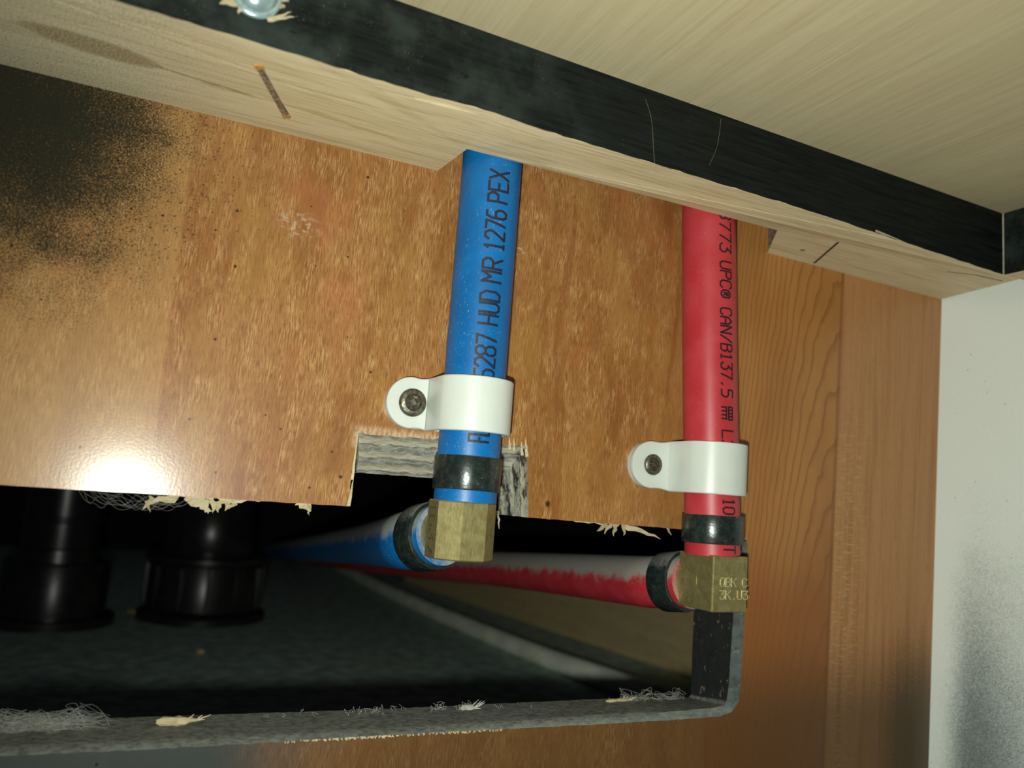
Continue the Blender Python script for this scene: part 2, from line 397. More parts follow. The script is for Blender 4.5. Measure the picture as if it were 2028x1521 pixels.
def mat_white_wall():
    s = M('white_textured_wall'); c = s.co(); X, Y, Z = s.xyz(c)
    peb = s.noise(c, 0.75, 3.0, 0.6); gr = s.noise(c, 1.7, 3.0, 0.72); big = s.noise(c, 0.03, 2.0)
    col = s.mix(big, (0.75, 0.82, 0.77), (0.83, 0.87, 0.82))
    # black overspray, heavier low down and a little way out from the corner
    t = s.math('MULTIPLY', s.ss(Z, 165.0, 28.0), s.ss(Y, 1.0, -13.0, 0.15, 1.0))
    t = s.math('MULTIPLY', t, s.ss(Y, -34.0, -8.0, 0.60, 1.0))
    t = s.math('ADD', t, s.math('MULTIPLY', s.math('SUBTRACT', s.noise(c, 0.07, 3.0), 0.5), 0.25))
    k = s.ss(s.math('SUBTRACT', s.math('MULTIPLY', t, 0.62), s.math('ADD', s.math('MULTIPLY', gr, 0.4), s.math('MULTIPLY', s.noise(c, 4.5, 2.0), 0.6))), -0.36, 0.16)
    col = s.mix(s.math('MULTIPLY', k, 0.9), col, (0.075, 0.105, 0.112))
    sp = s.ss(s.voro(c, 0.22), 0.05, 0.03)
    col = s.mix(s.math('MULTIPLY', sp, 0.8), col, (0.1, 0.11, 0.1))
    h = s.math('ADD', peb, s.math('MULTIPLY', gr, 0.4))
    return s.out(col, 0.5, spec=0.4, normal=s.bump(h, 0.7, 0.22))

def mat_tube(name, base, dark, dust_back=0.0, scuff=0.5):
    s = M(name); c = s.co()
    n = s.noise(c, 0.10, 3.0)
    col = s.mix(s.ss(n, 0.3, 0.7), base, dark)
    # pale scuffs and chalky specks
    sp = s.math('MULTIPLY', s.ss(s.noise(s.mp(c, (1.0, 1.0, 0.5), rot=(0.3, 0.4, 0)), 2.4, 4.0, 0.7), 0.60, 0.70), s.ss(s.noise(c, 0.13, 2.0), 0.36, 0.60))
    col = s.mix(s.math('MULTIPLY', sp, scuff), col, (0.50, 0.58, 0.62))
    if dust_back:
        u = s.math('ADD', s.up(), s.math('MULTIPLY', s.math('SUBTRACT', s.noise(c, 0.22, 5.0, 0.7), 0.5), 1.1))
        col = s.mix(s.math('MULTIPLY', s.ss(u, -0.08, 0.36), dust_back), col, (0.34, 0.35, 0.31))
    return s.out(col, 0.42, spec=0.42, normal=s.bump(s.noise(c, 1.6, 3.0), 0.25, 0.05), sub=0.12, sub_r=(1, 0.6, 0.6), sub_s=0.0015)

def mat_brass():
    s = M('dull_brass'); c = s.co()
    n = s.noise(c, 0.5, 4.0, 0.6); st = s.noise(s.mp(c, (3.0, 3.0, 0.5)), 1.0, 3.0)
    col = s.mix(s.ss(n, 0.3, 0.7), (0.36, 0.30, 0.115), (0.47, 0.41, 0.19))
    col = s.mix(s.math('MULTIPLY', s.ss(st, 0.48, 0.32), 0.5), col, (0.20, 0.16, 0.06))
    pit = s.ss(s.noise(c, 1.6, 3.0, 0.7), 0.64, 0.72)
    col = s.mix(s.math('MULTIPLY', pit, 0.6), col, (0.12, 0.10, 0.04))
    return s.out(col, 0.46, 0.72, normal=s.bump(s.math('ADD', s.noise(c, 2.0, 3.0), st), 0.35, 0.07))

def mat_simple(name, col, rough=0.5, metal=0.0, spec=0.5, var=0.35, nscale=0.8, bump=0.25, bdist=0.08, **kw):
    s = M(name); c = s.co(); n = s.noise(c, nscale, 4.0, 0.62)
    lo = tuple(q * (1 - var) for q in col); hi = tuple(min(1, q * (1 + var)) for q in col)
    return s.out(s.mix(s.ss(n, 0.3, 0.7), lo, hi), rough, metal, spec, s.bump(n, bump, bdist), **kw)

def mat_ring():
    s = M('black_crimp_ring'); c = s.co(); n = s.noise(c, 0.6, 4.0, 0.6)
    col = s.mix(s.ss(n, 0.35, 0.7), (0.012, 0.020, 0.018), (0.030, 0.044, 0.040))
    sc = s.math('MULTIPLY', s.ss(s.noise(c, 1.9, 3.0, 0.7), 0.62, 0.70), s.ss(s.noise(c, 0.22, 2.0), 0.42, 0.6))
    col = s.mix(s.math('MULTIPLY', sc, 0.6), col, (0.38, 0.36, 0.27))
    u = s.math('ADD', s.up(), s.math('MULTIPLY', s.math('SUBTRACT', s.noise(c, 0.8, 3.0, 0.65), 0.5), 0.7))
    col = s.mix(s.math('MULTIPLY', s.ss(u, 0.35, 0.85), 0.55), col, (0.40, 0.42, 0.38))
    return s.out(col, 0.26, 0.25, 0.6, s.bump(s.noise(c, 1.4, 3.0), 0.35, 0.10))

def mat_cut_edge():
    s = M('raw_sawn_ply_edge'); c = s.co(); X, Y, Z = s.xyz(c)
    yy = s.math('ADD', Y, s.math('MULTIPLY', s.math('SUBTRACT', s.noise(s.mp(c, (0.12, 0.5, 0.5)), 1.0, 3.0), 0.5), 2.4))
    ply = s.math('FRACT', s.math('DIVIDE', yy, 5.4))
    col = s.ramp(ply, [(0.0, (0.20, 0.20, 0.16)), (0.22, (0.36, 0.34, 0.27)), (0.42, (0.58, 0.52, 0.36)), (0.6, (0.62, 0.57, 0.43)), (0.68, (0.17, 0.16, 0.12)), (0.85, (0.42, 0.41, 0.34)), (1.0, (0.22, 0.22, 0.18))])
    n = s.noise(s.mp(c, (0.35, 0.8, 0.8)), 1.0, 4.0, 0.65)
    dustw = s.ss(s.noise(c, 0.45, 4.0, 0.7), 0.45, 0.62)
    col = s.mix(s.math('MULTIPLY', dustw, 0.5), col, (0.60, 0.61, 0.54))
    # scorched black smears on the end-grain side
    bl = s.math('MULTIPLY', s.ss(s.noise(s.mp(c, (0.3, 0.3, 0.16), loc=(3, 8, 1), rot=(0.5, 0, 0)), 1.0, 4.0, 0.6), 0.50, 0.60), s.ss(X, 88.0, 91.0))
    col = s.mix(s.math('MULTIPLY', bl, 0.92), col, (0.018, 0.018, 0.014))
    return s.out(col, 0.8, spec=0.2, normal=s.bump(n, 0.9, 0.45))

def mat_rim():
    s = M('dusty_black_rim'); c = s.co(); X, Y, Z = s.xyz(c)
    n = s.noise(c, 0.35, 4.0, 0.65)
    col = s.mix(n, (0.006, 0.007, 0.007), (0.020, 0.022, 0.020))
    gn = s.new('ShaderNodeNewGeometry'); fy = s.xyz(gn.outputs['Normal'])[1]
    col = s.mix(s.math('MULTIPLY', s.ss(fy, -0.35, -0.6), s.ss(n, 0.3, 0.6, 0.4, 0.9)), col, (0.10, 0.125, 0.12))
    fz = s.noise(s.mp(c, (0.5, 0.9, 0.9)), 1.0, 5.0, 0.72)
    u = s.math('MULTIPLY', s.ss(s.up(), 0.25, 0.75), s.ss(fz, 0.28, 0.66, 0.30, 1.0))
    col = s.mix(s.math('MULTIPLY', u, 0.72), col, s.mix(s.noise(c, 0.07, 3.0), (0.24, 0.26, 0.235), (0.34, 0.35, 0.30)))
    ch = s.math('MULTIPLY', s.ss(s.noise(s.mp(c, (0.6, 0.6, 0.35)), 1.0, 3.0, 0.7), 0.62, 0.68), 0.6)
    col = s.mix(s.math('MULTIPLY', ch, s.ss(X, 140.0, 155.0, 0.1, 0.6)), col, (0.42, 0.31, 0.20))
    return s.out(col, 0.72, spec=0.3, normal=s.bump(s.math('ADD', n, fz), 0.7, 0.25))

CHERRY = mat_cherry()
RAILW = mat_pale_wood('raw_batten_wood', 'x', (0.66, 0.55, 0.325), (0.76, 0.65, 0.42), (0.44, 0.32, 0.15), stain=True, cont=1.15)
SIDEW = mat_pale_wood('raw_side_batten_wood', 'y', (0.62, 0.50, 0.30), (0.70, 0.58, 0.37), (0.42, 0.30, 0.15))
CEILW = mat_pale_wood('raw_plywood_underside', 'y', (0.52, 0.44, 0.265), (0.57, 0.49, 0.305), (0.36, 0.285, 0.14), rough=0.7, fine=2.6, cont=0.75)
ENDG = mat_simple('rough_end_grain', (0.34, 0.33, 0.25), 0.85, var=0.6, nscale=0.7, bump=1.0, bdist=0.5, spec=0.2)
BLACKP = mat_black_paint()
WHITEW = mat_white_wall()
BLUE = mat_tube('blue_tube_plastic', (0.002, 0.148, 0.43), (0.002, 0.118, 0.36))
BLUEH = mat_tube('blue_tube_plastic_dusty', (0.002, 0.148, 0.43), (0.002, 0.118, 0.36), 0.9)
RED = mat_tube('red_tube_plastic', (0.50, 0.046, 0.060), (0.46, 0.028, 0.036), scuff=0.15)
REDH = mat_tube('red_tube_plastic_dusty', (0.50, 0.040, 0.054), (0.44, 0.022, 0.032), 0.9, scuff=0.3)
BRASS = mat_brass()
RING = mat_ring()
NYLON = mat_simple('white_nylon', (0.64, 0.69, 0.64), 0.34, var=0.03, nscale=0.1, bump=0.05, sub=0.35, sub_r=(1, 1, 0.9), sub_s=0.002)
SCREWB = mat_simple('dark_bronze_screw', (0.16, 0.145, 0.105), 0.42, 0.75, var=0.5, nscale=1.4, bump=0.6, bdist=0.12)
ZINC = mat_simple('zinc_plated_steel', (0.50, 0.68, 0.70), 0.24, 0.55, var=0.15, nscale=0.6, bump=0.15, bdist=0.05)
STAPLE = mat_simple('dull_staple_steel', (0.33, 0.30, 0.23), 0.42, 0.7, var=0.5, nscale=0.9)
RUST = mat_simple('rust', (0.50, 0.25, 0.06), 0.8, var=0.5, nscale=1.5)
SLOT = mat_simple('dark_slot', (0.035, 0.030, 0.018), 0.8, var=0.4)
INK = mat_simple('black_print', (0.008, 0.012, 0.030), 0.55, var=0.4, nscale=2.0)
INKR = mat_simple('black_print_on_red', (0.020, 0.006, 0.010), 0.55, var=0.4, nscale=2.0)
STAMP = mat_simple('bright_stamped_brass', (0.80, 0.74, 0.45), 0.35, 0.6, var=0.2)
STAMPD = mat_simple('stamped_groove', (0.10, 0.085, 0.035), 0.6, 0.4, var=0.3)
CUT = mat_cut_edge()
RIM = mat_rim()
SPLINT = mat_pale_wood('splintered_wood', 'x', (0.50, 0.42, 0.26), (0.62, 0.53, 0.33), (0.28, 0.22, 0.10), fine=1.5)
ABS = mat_simple('black_drain_plastic', (0.012, 0.014, 0.013), 0.30, spec=0.5, var=0.3, nscale=0.15, bump=0.08)
FLOORM = mat_simple('dark_dusty_floor', (0.42, 0.53, 0.46), 0.9, spec=0.15, var=0.3, nscale=0.10, bump=0.5, bdist=0.6)
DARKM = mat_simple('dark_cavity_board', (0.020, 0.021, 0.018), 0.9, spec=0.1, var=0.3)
CLEATM = mat_pale_wood('brown_cleat_wood', 'y', (0.56, 0.44, 0.22), (0.64, 0.52, 0.28), (0.34, 0.23, 0.10))
HOSEM = mat_simple('grey_white_hose', (0.84, 0.88, 0.74), 0.5, var=0.15, nscale=0.06, bump=0.1)
LINT = mat_simple('grey_lint', (0.42, 0.43, 0.38), 0.9, var=0.3, nscale=0.5)
HAIR = mat_simple('pale_hair', (0.55, 0.47, 0.33), 0.5, var=0.2)
FLAKE = mat_simple('tan_flake', (0.50, 0.34, 0.16), 0.8, var=0.4)

# ---------------------------------------------------------------- the setting
# back panel with the sawn opening: front outline, bevel and back outline correspond point by point
PT = 16.0                                   # panel thickness
front = []; back = []; bevel = []; kind = []     # kind: 0 sawn top, 1 notch, 2 dusty rim
def seg_pts(P, Q, n, jit, k, last=False):
    """P, Q = (front, bevel, back) triples of 3-D points; adds n points from P towards Q"""
    for i in range(n + (1 if last else 0)):
        t = i / n; j = Vector((rnd.uniform(-1, 1), 0, rnd.uniform(-1, 1))) * jit * (0 if i == 0 else 1)
        a, b, c = [P[q].lerp(Q[q], t) for q in range(3)]
        front.append(a + j); bevel.append(b + j * 0.6); back.append(c + j * 0.5); kind.append(k)
def tri(pf, pb=None, bv=None, y1=1.0):
    a = atY(*pf, 0.0); c = atY(*pb, PT) if pb else Vector((a.x, PT, a.z))
    b = atY(*bv, y1) if bv else Vector((a.x, y1, a.z)).lerp(Vector((c.x, y1, c.z)), y1 / PT)
    return (a, b, c)
TL = [Vector((-118.0, y, 103.3)) for y in (0, 1, PT)]
N0 = tri((690, 1003)); N0 = (N0[0], N0[1], N0[2] + Vector((-1.0, 0, 0)))
N1 = tri((697, 945)); N2 = tri((709, 857), (712, 936)); N2b = tri((800, 866), (790, 942)); N3 = tri((940, 872), (930, 952))
N4 = tri((1043, 884), (985, 955)); N5 = tri((1046, 1025), (986, 1018))
T1 = tri((1350, 1048)); T2 = tri((1466, 1056)); T3 = tri((1479, 1068), None, (1462, 1075))
R1 = tri((1480, 1100), (1378, 1095), (1460, 1100), 1.6)
R2 = tri((1467, 1362), (1369, 1352), (1443, 1360), 1.6); R3 = tri((1463, 1390), (1368, 1376), (1439, 1388), 1.6)
R4 = tri((1449, 1410), (1364, 1381), (1434, 1397), 1.6); R5 = tri((1425, 1419), (1352, 1381), (1412, 1402), 1.6)
B1 = tri((1331, 1426), (1213, 1383), (1320, 1410), 1.6); B2 = tri((790, 1456), (760, 1404), (788, 1445), 1.6)
B3 = tri((277, 1485), (277, 1420), (277, 1471), 1.6); B4 = tri((0, 1497), (0, 1431), (0, 1483), 1.6)
BL = [Vector((-118.0, p.y, p.z + 0.2)) for p in B4]
seg_pts(TL, N0, 46, 0.10, 0)
seg_pts(N0, N1, 6, 0.30, 1); seg_pts(N1, N2, 8, 0.30, 1); seg_pts(N2, N2b, 10, 0.22, 1); seg_pts(N2b, N3, 12, 0.2, 1); seg_pts(N3, N4, 12, 0.35, 1)
seg_pts(N4, N5, 14, 0.18, 1)
seg_pts(N5, T1, 40, 0.09, 0); seg_pts(T1, T2, 6, 0.05, 0); seg_pts(T2, T3, 3, 0.0, 0)
seg_pts(T3, R1, 3, 0.0, 2); seg_pts(R1, R2, 24, 0.08, 2); seg_pts(R2, R3, 3, 0.0, 2); seg_pts(R3, R4, 3, 0.0, 2); seg_pts(R4, R5, 3, 0, 2)
seg_pts(R5, B1, 10, 0.06, 2); seg_pts(B1, B2, 40, 0.12, 2); seg_pts(B2, B3, 36, 0.12, 2); seg_pts(B3, B4, 20, 0.10, 2); seg_pts(B4, BL, 6, 0, 2, True)
kind[-1] = 3                                 # the far end, out of view
X0, X1, Z0, Z1 = -135.0, 258.0, -6.0, 212.0
outer = [Vector((X0, 0, Z0)), Vector((X1, 0, Z0)), Vector((X1, 0, Z1)), Vector((X0, 0, Z1))]
nf = len(front)
def plate(hole, y):
    o = [Vector((p.x, p.z, 0)) for p in outer]; h = [Vector((p.x, p.z, 0)) for p in hole]
    tris = tessellate_polygon([o, h])
    vv = [Vector((p.x, y, p.z)) for p in outer] + [Vector((p.x, y, p.z)) for p in hole]
    return vv, [tuple(t) for t in tris]
g = G()
v, f = plate(front, 0.0); g.add(v, f)
v, f = plate(back, PT); g.add(v, [q[::-1] for q in f])
o2 = outer + [p + Vector((0, PT, 0)) for p in outer]
g.add(o2, [(0, 1, 5, 4), (1, 2, 6, 5), (2, 3, 7, 6), (3, 0, 4, 7)])
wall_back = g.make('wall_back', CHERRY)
tag(wall_back, 'reddish cherry veneer panel with a long rectangular opening sawn through it', 'panel', kind='structure')
def edge_strip(name, ks, mat, nsub, rough):
    g = G(); rows = {}
    for i in range(nf):
        ring = []
        for s_ in range(nsub + 1):
            if s_ == 0: p = front[i].copy()
            elif s_ == 1: p = bevel[i].copy()
            else:
                p = bevel[i].lerp(back[i], (s_ - 1) / (nsub - 1))
                if s_ < nsub: p += Vector((rnd.uniform(-1, 1), 0, rnd.uniform(-1, 1))) * rough * (1 if kind[i] == 1 else 0.4)
            ring.append(p)
        rows[i] = ring
    for i in range(nf):
        if kind[i] not in ks: continue
        a = rows[i]; b = rows[(i + 1) % nf]
        for s_ in range(nsub):
            g.add([a[s_], b[s_], b[s_ + 1], a[s_ + 1]], [(0, 1, 2, 3)])
    bm = bmesh.new(); vs_ = [bm.verts.new(p) for p in g.v]
    for q in g.f: bm.faces.new([vs_[i] for i in q])
    bmesh.ops.remove_doubles(bm, verts=bm.verts, dist=0.0005); bm.verts.index_update()
    v = [p.co.copy() for p in bm.verts]; f = [tuple(p.index for p in q.verts) for q in bm.faces]; bm.free()
    return mesh(name, v, f, mat, wall_back, smooth=45)
tag(edge_strip('sawn_edge', (0, 1), CUT, 10, 0.22), 'raw splintery sawn edge showing the plies')
tag(edge_strip('opening_rim', (2, 3), RIM, 8, 0.06), 'black rim of the opening furred with grey dust')

# splinters hanging from the sawn edge: tapered blades with thickness
def blade(g, p0, p1, w, t=0.25, bend=0.0, n=6, jag=0.25):
    p0 = Vector(p0); p1 = Vector(p1); d = (p1 - p0); L = d.length; d.normalize()
    side = d.cross(Vector((0, 1, 0)))
    if side.length < 0.1: side = Vector((1, 0, 0))
    side.normalize(); nn = d.cross(side).normalized(); v = []; f = []
    for i in range(n + 1):
        k = i / n; wi = w * (1 - k) ** 0.7 * 0.5 + 0.03; c = p0 + d * L * k + nn * bend * k * k + side * rnd.uniform(-1, 1) * w * jag * (1 if 0 < i < n else 0)
        v += [c - side * wi - nn * t / 2 * (1 - k * 0.7), c + side * wi - nn * t / 2 * (1 - k * 0.7), c + side * wi + nn * t / 2 * (1 - k * 0.7), c - side * wi + nn * t / 2 * (1 - k * 0.7)]
    for i in range(n):
        for q in range(4):
            q2 = (q + 1) % 4; f.append((i * 4 + q, i * 4 + q2, (i + 1) * 4 + q2, (i + 1) * 4 + q))
    f.append((3, 2, 1, 0)); f.append(tuple(n * 4 + q for q in range(4)))
    return g.add(v, f)
spl = [((365, 982), (292, 1000), 1.6, 7), ((300, 992), (285, 1006), 0.9, 7), ((290, 1000), (298, 1016), 0.5, 7), ((375, 984), (420, 1012), 2.4, 8), ((395, 984), (412, 1016), 2.0, 8),
       ((415, 988), (421, 1013), 1.4, 9), ((440, 988), (432, 1015), 1.5, 9), ((452, 988), (446, 1010), 1.4, 9), ((470, 990), (455, 1006), 1.2, 9), ((520, 992), (455, 996), 0.9, 9),
       ((590, 1000), (616, 1012), 1.5, 8), ((612, 1002), (612, 1022), 0.8, 8),
       ((1200, 1040), (1183, 1052), 1.2, 9), ((1212, 1040), (1202, 1056), 1.0, 9), ((1222, 1040), (1215, 1062), 1.2, 9), ((1235, 1042), (1238, 1058), 0.9, 9), ((1232, 1044), (1310, 1068), 1.1, 9), ((1320, 1048), (1328, 1062), 0.5, 9),
       ((985, 1018), (990, 1046), 0.5, 12), ((1130, 1032), (1200, 1040), 0.7, 9)]
for a, b, w, y in spl:
    g = G(); blade(g, atY(*a, y) + Vector((0, 0, 0.8)), atY(*b, y - 2.5), w * 1.5, 0.4, rnd.uniform(-1, 1), jag=0.3)
    g.make('splinter', SPLINT, wall_back, smooth=30)
# torn veneer teeth round the notch
for a, b, w in [((1043, 905), (1041, 868), 0.9), ((1034, 902), (1033, 874), 0.8), ((1018, 893), (1018, 868), 0.7), ((1009, 890), (1009, 866), 0.8), ((690, 1002), (700, 950), 0.8), ((697, 950), (709, 860), 0.6)]:
    g = G(); blade(g, atY(*a, -0.1), atY(*b, -0.1), w, 0.22, 0, jag=0.12)
    g.make('veneer_tear', SPLINT, wall_back, smooth=30)

# white wall on the far side, leaning out a little towards the camera
def wx(y, z): return 248.2 - 0.0385 * (190.0 - z) - 0.30 * y - 0.0 
g = G()
ys = [2.0, -20, -60, -110, -170]; zs = [-10, 40, 90, 140, 190, 214]
vv = [Vector((wx(y, z), y, z)) for y in ys for z in zs] + [Vector((wx(y, z) + 12, y, z)) for y in ys for z in zs]
nz = len(zs); no = len(ys) * nz; ff = []
for i in range(len(ys) - 1):
    for j in range(nz - 1):
        a = i * nz + j; q = (a, a + 1, a + nz + 1, a + nz); ff.append(q); ff.append(tuple(t + no for t in q[::-1]))
rimi = [i * nz for i in range(len(ys))] + [(len(ys) - 1) * nz + j for j in range(1, nz)] + [i * nz + nz - 1 for i in range(len(ys) - 2, -1, -1)] + [j for j in range(nz - 2, 0, -1)]
for i in range(len(rimi)):
    a, b = rimi[i], rimi[(i + 1) % len(rimi)]; ff.append((a, b, b + no, a + no))
g.add(vv, ff)
wall_right = g.make('wall_right', WHITEW)
tag(wall_right, 'white textured side wall with black overspray near its foot', 'wall', kind='structure')

# raw plywood board overhead
ZC = 208.3
g = G(); boxg(g, (90, -116, ZC + 6), Vector((215, 0, 0)), Vector((0, 115.8, 0)), Vector((0, 0, 6)), 0.2)
ceiling = g.make('ceiling', CEILW)
tag(ceiling, 'pale raw plywood board overhead seen from below', 'board', kind='structure')

# cavity behind the panel
g = G(); boxg(g, (120, 520, -4), Vector((420, 0, 0)), Vector((0, 480, 0)), Vector((0, 0, 4)), 0.2)
floor = g.make('floor', FLOORM); tag(floor, 'dark dusty floor inside the cavity behind the panel', 'floor', kind='structure')
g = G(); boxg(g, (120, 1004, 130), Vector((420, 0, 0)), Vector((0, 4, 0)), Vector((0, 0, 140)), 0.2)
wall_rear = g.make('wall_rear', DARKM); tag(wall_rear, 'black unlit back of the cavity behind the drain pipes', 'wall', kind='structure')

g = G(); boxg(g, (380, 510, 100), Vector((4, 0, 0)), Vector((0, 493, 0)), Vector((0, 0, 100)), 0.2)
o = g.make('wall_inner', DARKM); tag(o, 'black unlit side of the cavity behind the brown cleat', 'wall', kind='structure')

# ---------------------------------------------------------------- battens
ZB = 190.0
def zb(x): return ZB if x < 150 else ZB - 2.0 * (x - 150) / 98.0
def yf(x): return -39.6 + (x + 30) * (9.6 / 268.0)       # front face line
batten = empty('wooden_batten', (60, 0, ZB)); tag(batten, 'long wooden batten with black front face, notched behind for the two water lines', 'batten')
xs = [-70 + i * 2.5 for i in range(0, 124)]; xs = [x for x in xs if x < 236.5] + [236.6]
YN = -16.8; XNL = atZ(925, 295, ZB).x; XNL0 = atZ(870, 335, ZB).x; XNR = 160.5
def ybk(x):
    return -0.05
# plan outline of the batten
plan_front = [(x, yf(x)) for x in xs]
plan_back = [(247.5, -0.05), (200.0, -0.05), (XNR + 8.5, -0.05), (XNR - 3.0, YN), (120.0, YN), (XNL, YN), (XNL0, -0.05), (0, -0.05), (-70, -0.05)]
outl = [Vector((x, y, 0)) for x, y in plan_front] + [Vector((244.0, yf(236.6), 0))] + [Vector((x, y, 0)) for x, y in plan_back]
nfz = len(plan_front); n = len(outl); v = []; f = []; fm = []
lowz = []
for i, p in enumerate(outl):
    z = zb(p.x); j = 0
    if 0 < i < nfz: j = rnd.uniform(-0.12, 0.16)
    if i < nfz and 47 < p.x < 70: j = 0.55 * math.sin((p.x - 47) / 23 * math.pi) + rnd.uniform(-0.1, 0.1)
    lowz.append(z + j)
v = [Vector((p.x, p.y, lowz[i])) for i, p in enumerate(outl)] + [Vector((p.x, p.y, ZC - 0.05)) for p in outl]
bt = tessellate_polygon([outl])
for t in bt: f.append(tuple(t)); fm.append(0)
for t in bt: f.append(tuple(q + n for q in t[::-1])); fm.append(0)
for i in range(n):
    k = (i + 1) % n; f.append((i, k, k + n, i + n))
    y0, y1 = outl[i], outl[k]
    fm.append(1 if i < nfz - 1 else (2 if (abs(y0.x - (XNR + 8.5)) < 0.01 and abs(y1.x - (XNR - 3)) < 0.01) else 0))
mesh('batten_body', v, f, [RAILW, BLACKP, ENDG], batten, fm=fm)
# a sliver of paint torn off the lower front edge
for (pa, pb, w) in (((820, 196), (955, 229), 0.7), ((1735, 452), (1792, 475), 0.5)):
    g = G(); a = atZ(*pa, ZB - 0.1); b = atZ(*pb, ZB - 0.1)
    a.z = b.z = min(zb(a.x), zb(b.x)) - 0.0
    blade(g, a, b, w, 0.3, 0, jag=0.08); g.make('torn_sliver', SPLINT, batten, smooth=30)

def staple(pa, pb, w, mat, ends, parent, sink=0.10):
    a = atZ(*pa, ZB); b = atZ(*pb, ZB); a.z = zb(a.x); b.z = zb(b.x)
    d = (b - a); L = d.length; d.normalize(); s_ = Vector((-d.y, d.x, 0)).normalized()
    g = G(); boxg(g, (a + b) / 2 + Vector((0, 0, sink)), d * (L / 2), s_ * w / 2, Vector((0, 0, 0.3)), 0.1)
    o = g.make('staple', mat, parent)
    if ends:
        for e in (a, b):
            g = G(); boxg(g, e + (d if e is a else -d) * 0.5 + Vector((0, 0, sink - 0.05)), d * 0.95, s_ * w * 0.62, Vector((0, 0, 0.32)), 0.25); g.make('rusty_end', RUST, o)
    return o
st = staple((512, 130), (568, 232), 1.5, STAPLE, True, batten); tag(st, 'flat steel staple with rusty orange ends')
g = G(); A = atZ(516, 133, ZB); B = atZ(576, 232, ZB); A.z = B.z = ZB - 0.03
blade(g, A, B, 0.5, 0.12, jag=0.3); g.make('staple_gouge', SLOT, batten)
st = staple((1612, 517), (1664, 473), 0.8, SLOT, False, batten, 0.24); tag(st, 'dark sunken staple')
def crack(name, P, w, par):
    g = G()
    for i in range(len(P) - 1):
        a = atZ(*P[i], ZB); b = atZ(*P[i + 1], ZB); a.z = zb(a.x) - 0.02; b.z = zb(b.x) - 0.02
        d = (b - a).normalized(); s_ = Vector((-d.y, d.x, 0)) * w / 2
        g.add([a - s_, a + s_, b + s_, b - s_, a - s_ + Vector((0, 0, .2)), a + s_ + Vector((0, 0, .2)), b + s_ + Vector((0, 0, .2)), b - s_ + Vector((0, 0, .2))],
              [(0, 1, 2, 3), (4, 7, 6, 5), (0, 4, 5, 1), (1, 5, 6, 2), (2, 6, 7, 3), (3, 7, 4, 0)])
    return g.make(name, SLOT, par)
crack('crack', [(1876, 529), (1935, 535), (1985, 545)], 0.45, batten)
g = G(); p = atZ(1590, 492, ZB); p.z = zb(p.x); lathe(g, p + Vector((0, 0, 0.3)), (0, 0, -1), [(0, 0.9), (0.35, 0.85), (0.5, 0.5), (0.55, 0.1)], 14); g.make('nail_head', STAPLE, batten, smooth=30)

# pan-head screw through the black face, with torn wood round it
sp_ = atY(507, -9, -38.0); sp_.y = yf(sp_.x)
g = G(); prof = [(-0.6, 4.75), (0.35, 4.75), (0.6, 4.55), (0.75, 4.05)] + [(0.75 + 2.5 * math.sin(t * math.pi / 2 / 8), 3.95 * math.cos(t * math.pi / 2 / 8) + 0.02) for t in range(0, 9)]
lathe(g, sp_, (0.035, -1, 0), prof, 40)
scr = g.make('screw', ZINC, batten, smooth=40); tag(scr, 'shiny zinc pan head screw')
g = G()
for q in (0, 1):
    boxg(g, sp_ + Vector((0, -3.15, 0)), (Vector((1, 0, 1)) if q else Vector((1, 0, -1))).normalized() * 1.6, Vector((0, 0.16, 0)), (Vector((1, 0, -1)) if q else Vector((1, 0, 1))).normalized() * 0.3, 0.05)
g.make('cross_recess', SLOT, scr)
for a, b, w in [((470, -2), (434, 10), 2.0), ((484, 4), (472, 30), 1.5), ((530, 36), (583, 34), 0.9), ((540, 34), (577, 24), 0.6), ((552, -6), (572, 4), 1.6), ((560, 6), (554, 18), 1.0), ((482, -2), (462, 16), 1.2)]:
    A = atY(*a, -38.6); B = atY(*b, -38.6); A.y = yf(A.x) + 0.05; B.y = yf(B.x) - 0.7
    g = G(); blade(g, A, B, w, 0.4, 0, jag=0.2); g.make('torn_fibre', SPLINT, batten, smooth=30)

# side batten along the white wall
sb = empty('wooden_batten', (244, -80, 189)); tag(sb, 'short piece of batten with black inner face running along the white wall', 'batten')
def zs_(y): return 188.2
xi = 236.9; yb = yf(236.6) + 0.0
xa = lambda y: wx(y, 189) - 0.05
pl = [Vector((xi, yb - 0.3, 0)), Vector((xi + 0.8, -165, 0)), Vector((xa(-165), -165, 0)), Vector((xa(yb), yb - 0.3, 0))]
v = [Vector((p.x, p.y, 188.2)) for p in pl] + [Vector((p.x, p.y, ZC - 0.05)) for p in pl]
mesh('batten_body', v, [(0, 1, 2, 3), (7, 6, 5, 4), (0, 4, 5, 1), (1, 5, 6, 2), (2, 6, 7, 3), (3, 7, 4, 0)], [SIDEW, BLACKP], sb, fm=[0, 0, 1, 0, 0, 0])
g = G(); sweep(g, spline([(xi - 0.1, yb + 0.1, 188.4 + i * 1.6 + 0.3 * math.sin(i)) for i in range(13)], 3), [0.16 + 0.12 * abs(math.sin(i * 1.7)) for i in range(37)], 6)
g.make('glue_bead', LINT, sb, smooth=True)
# filler between batten end and wall (end grain of the long batten)

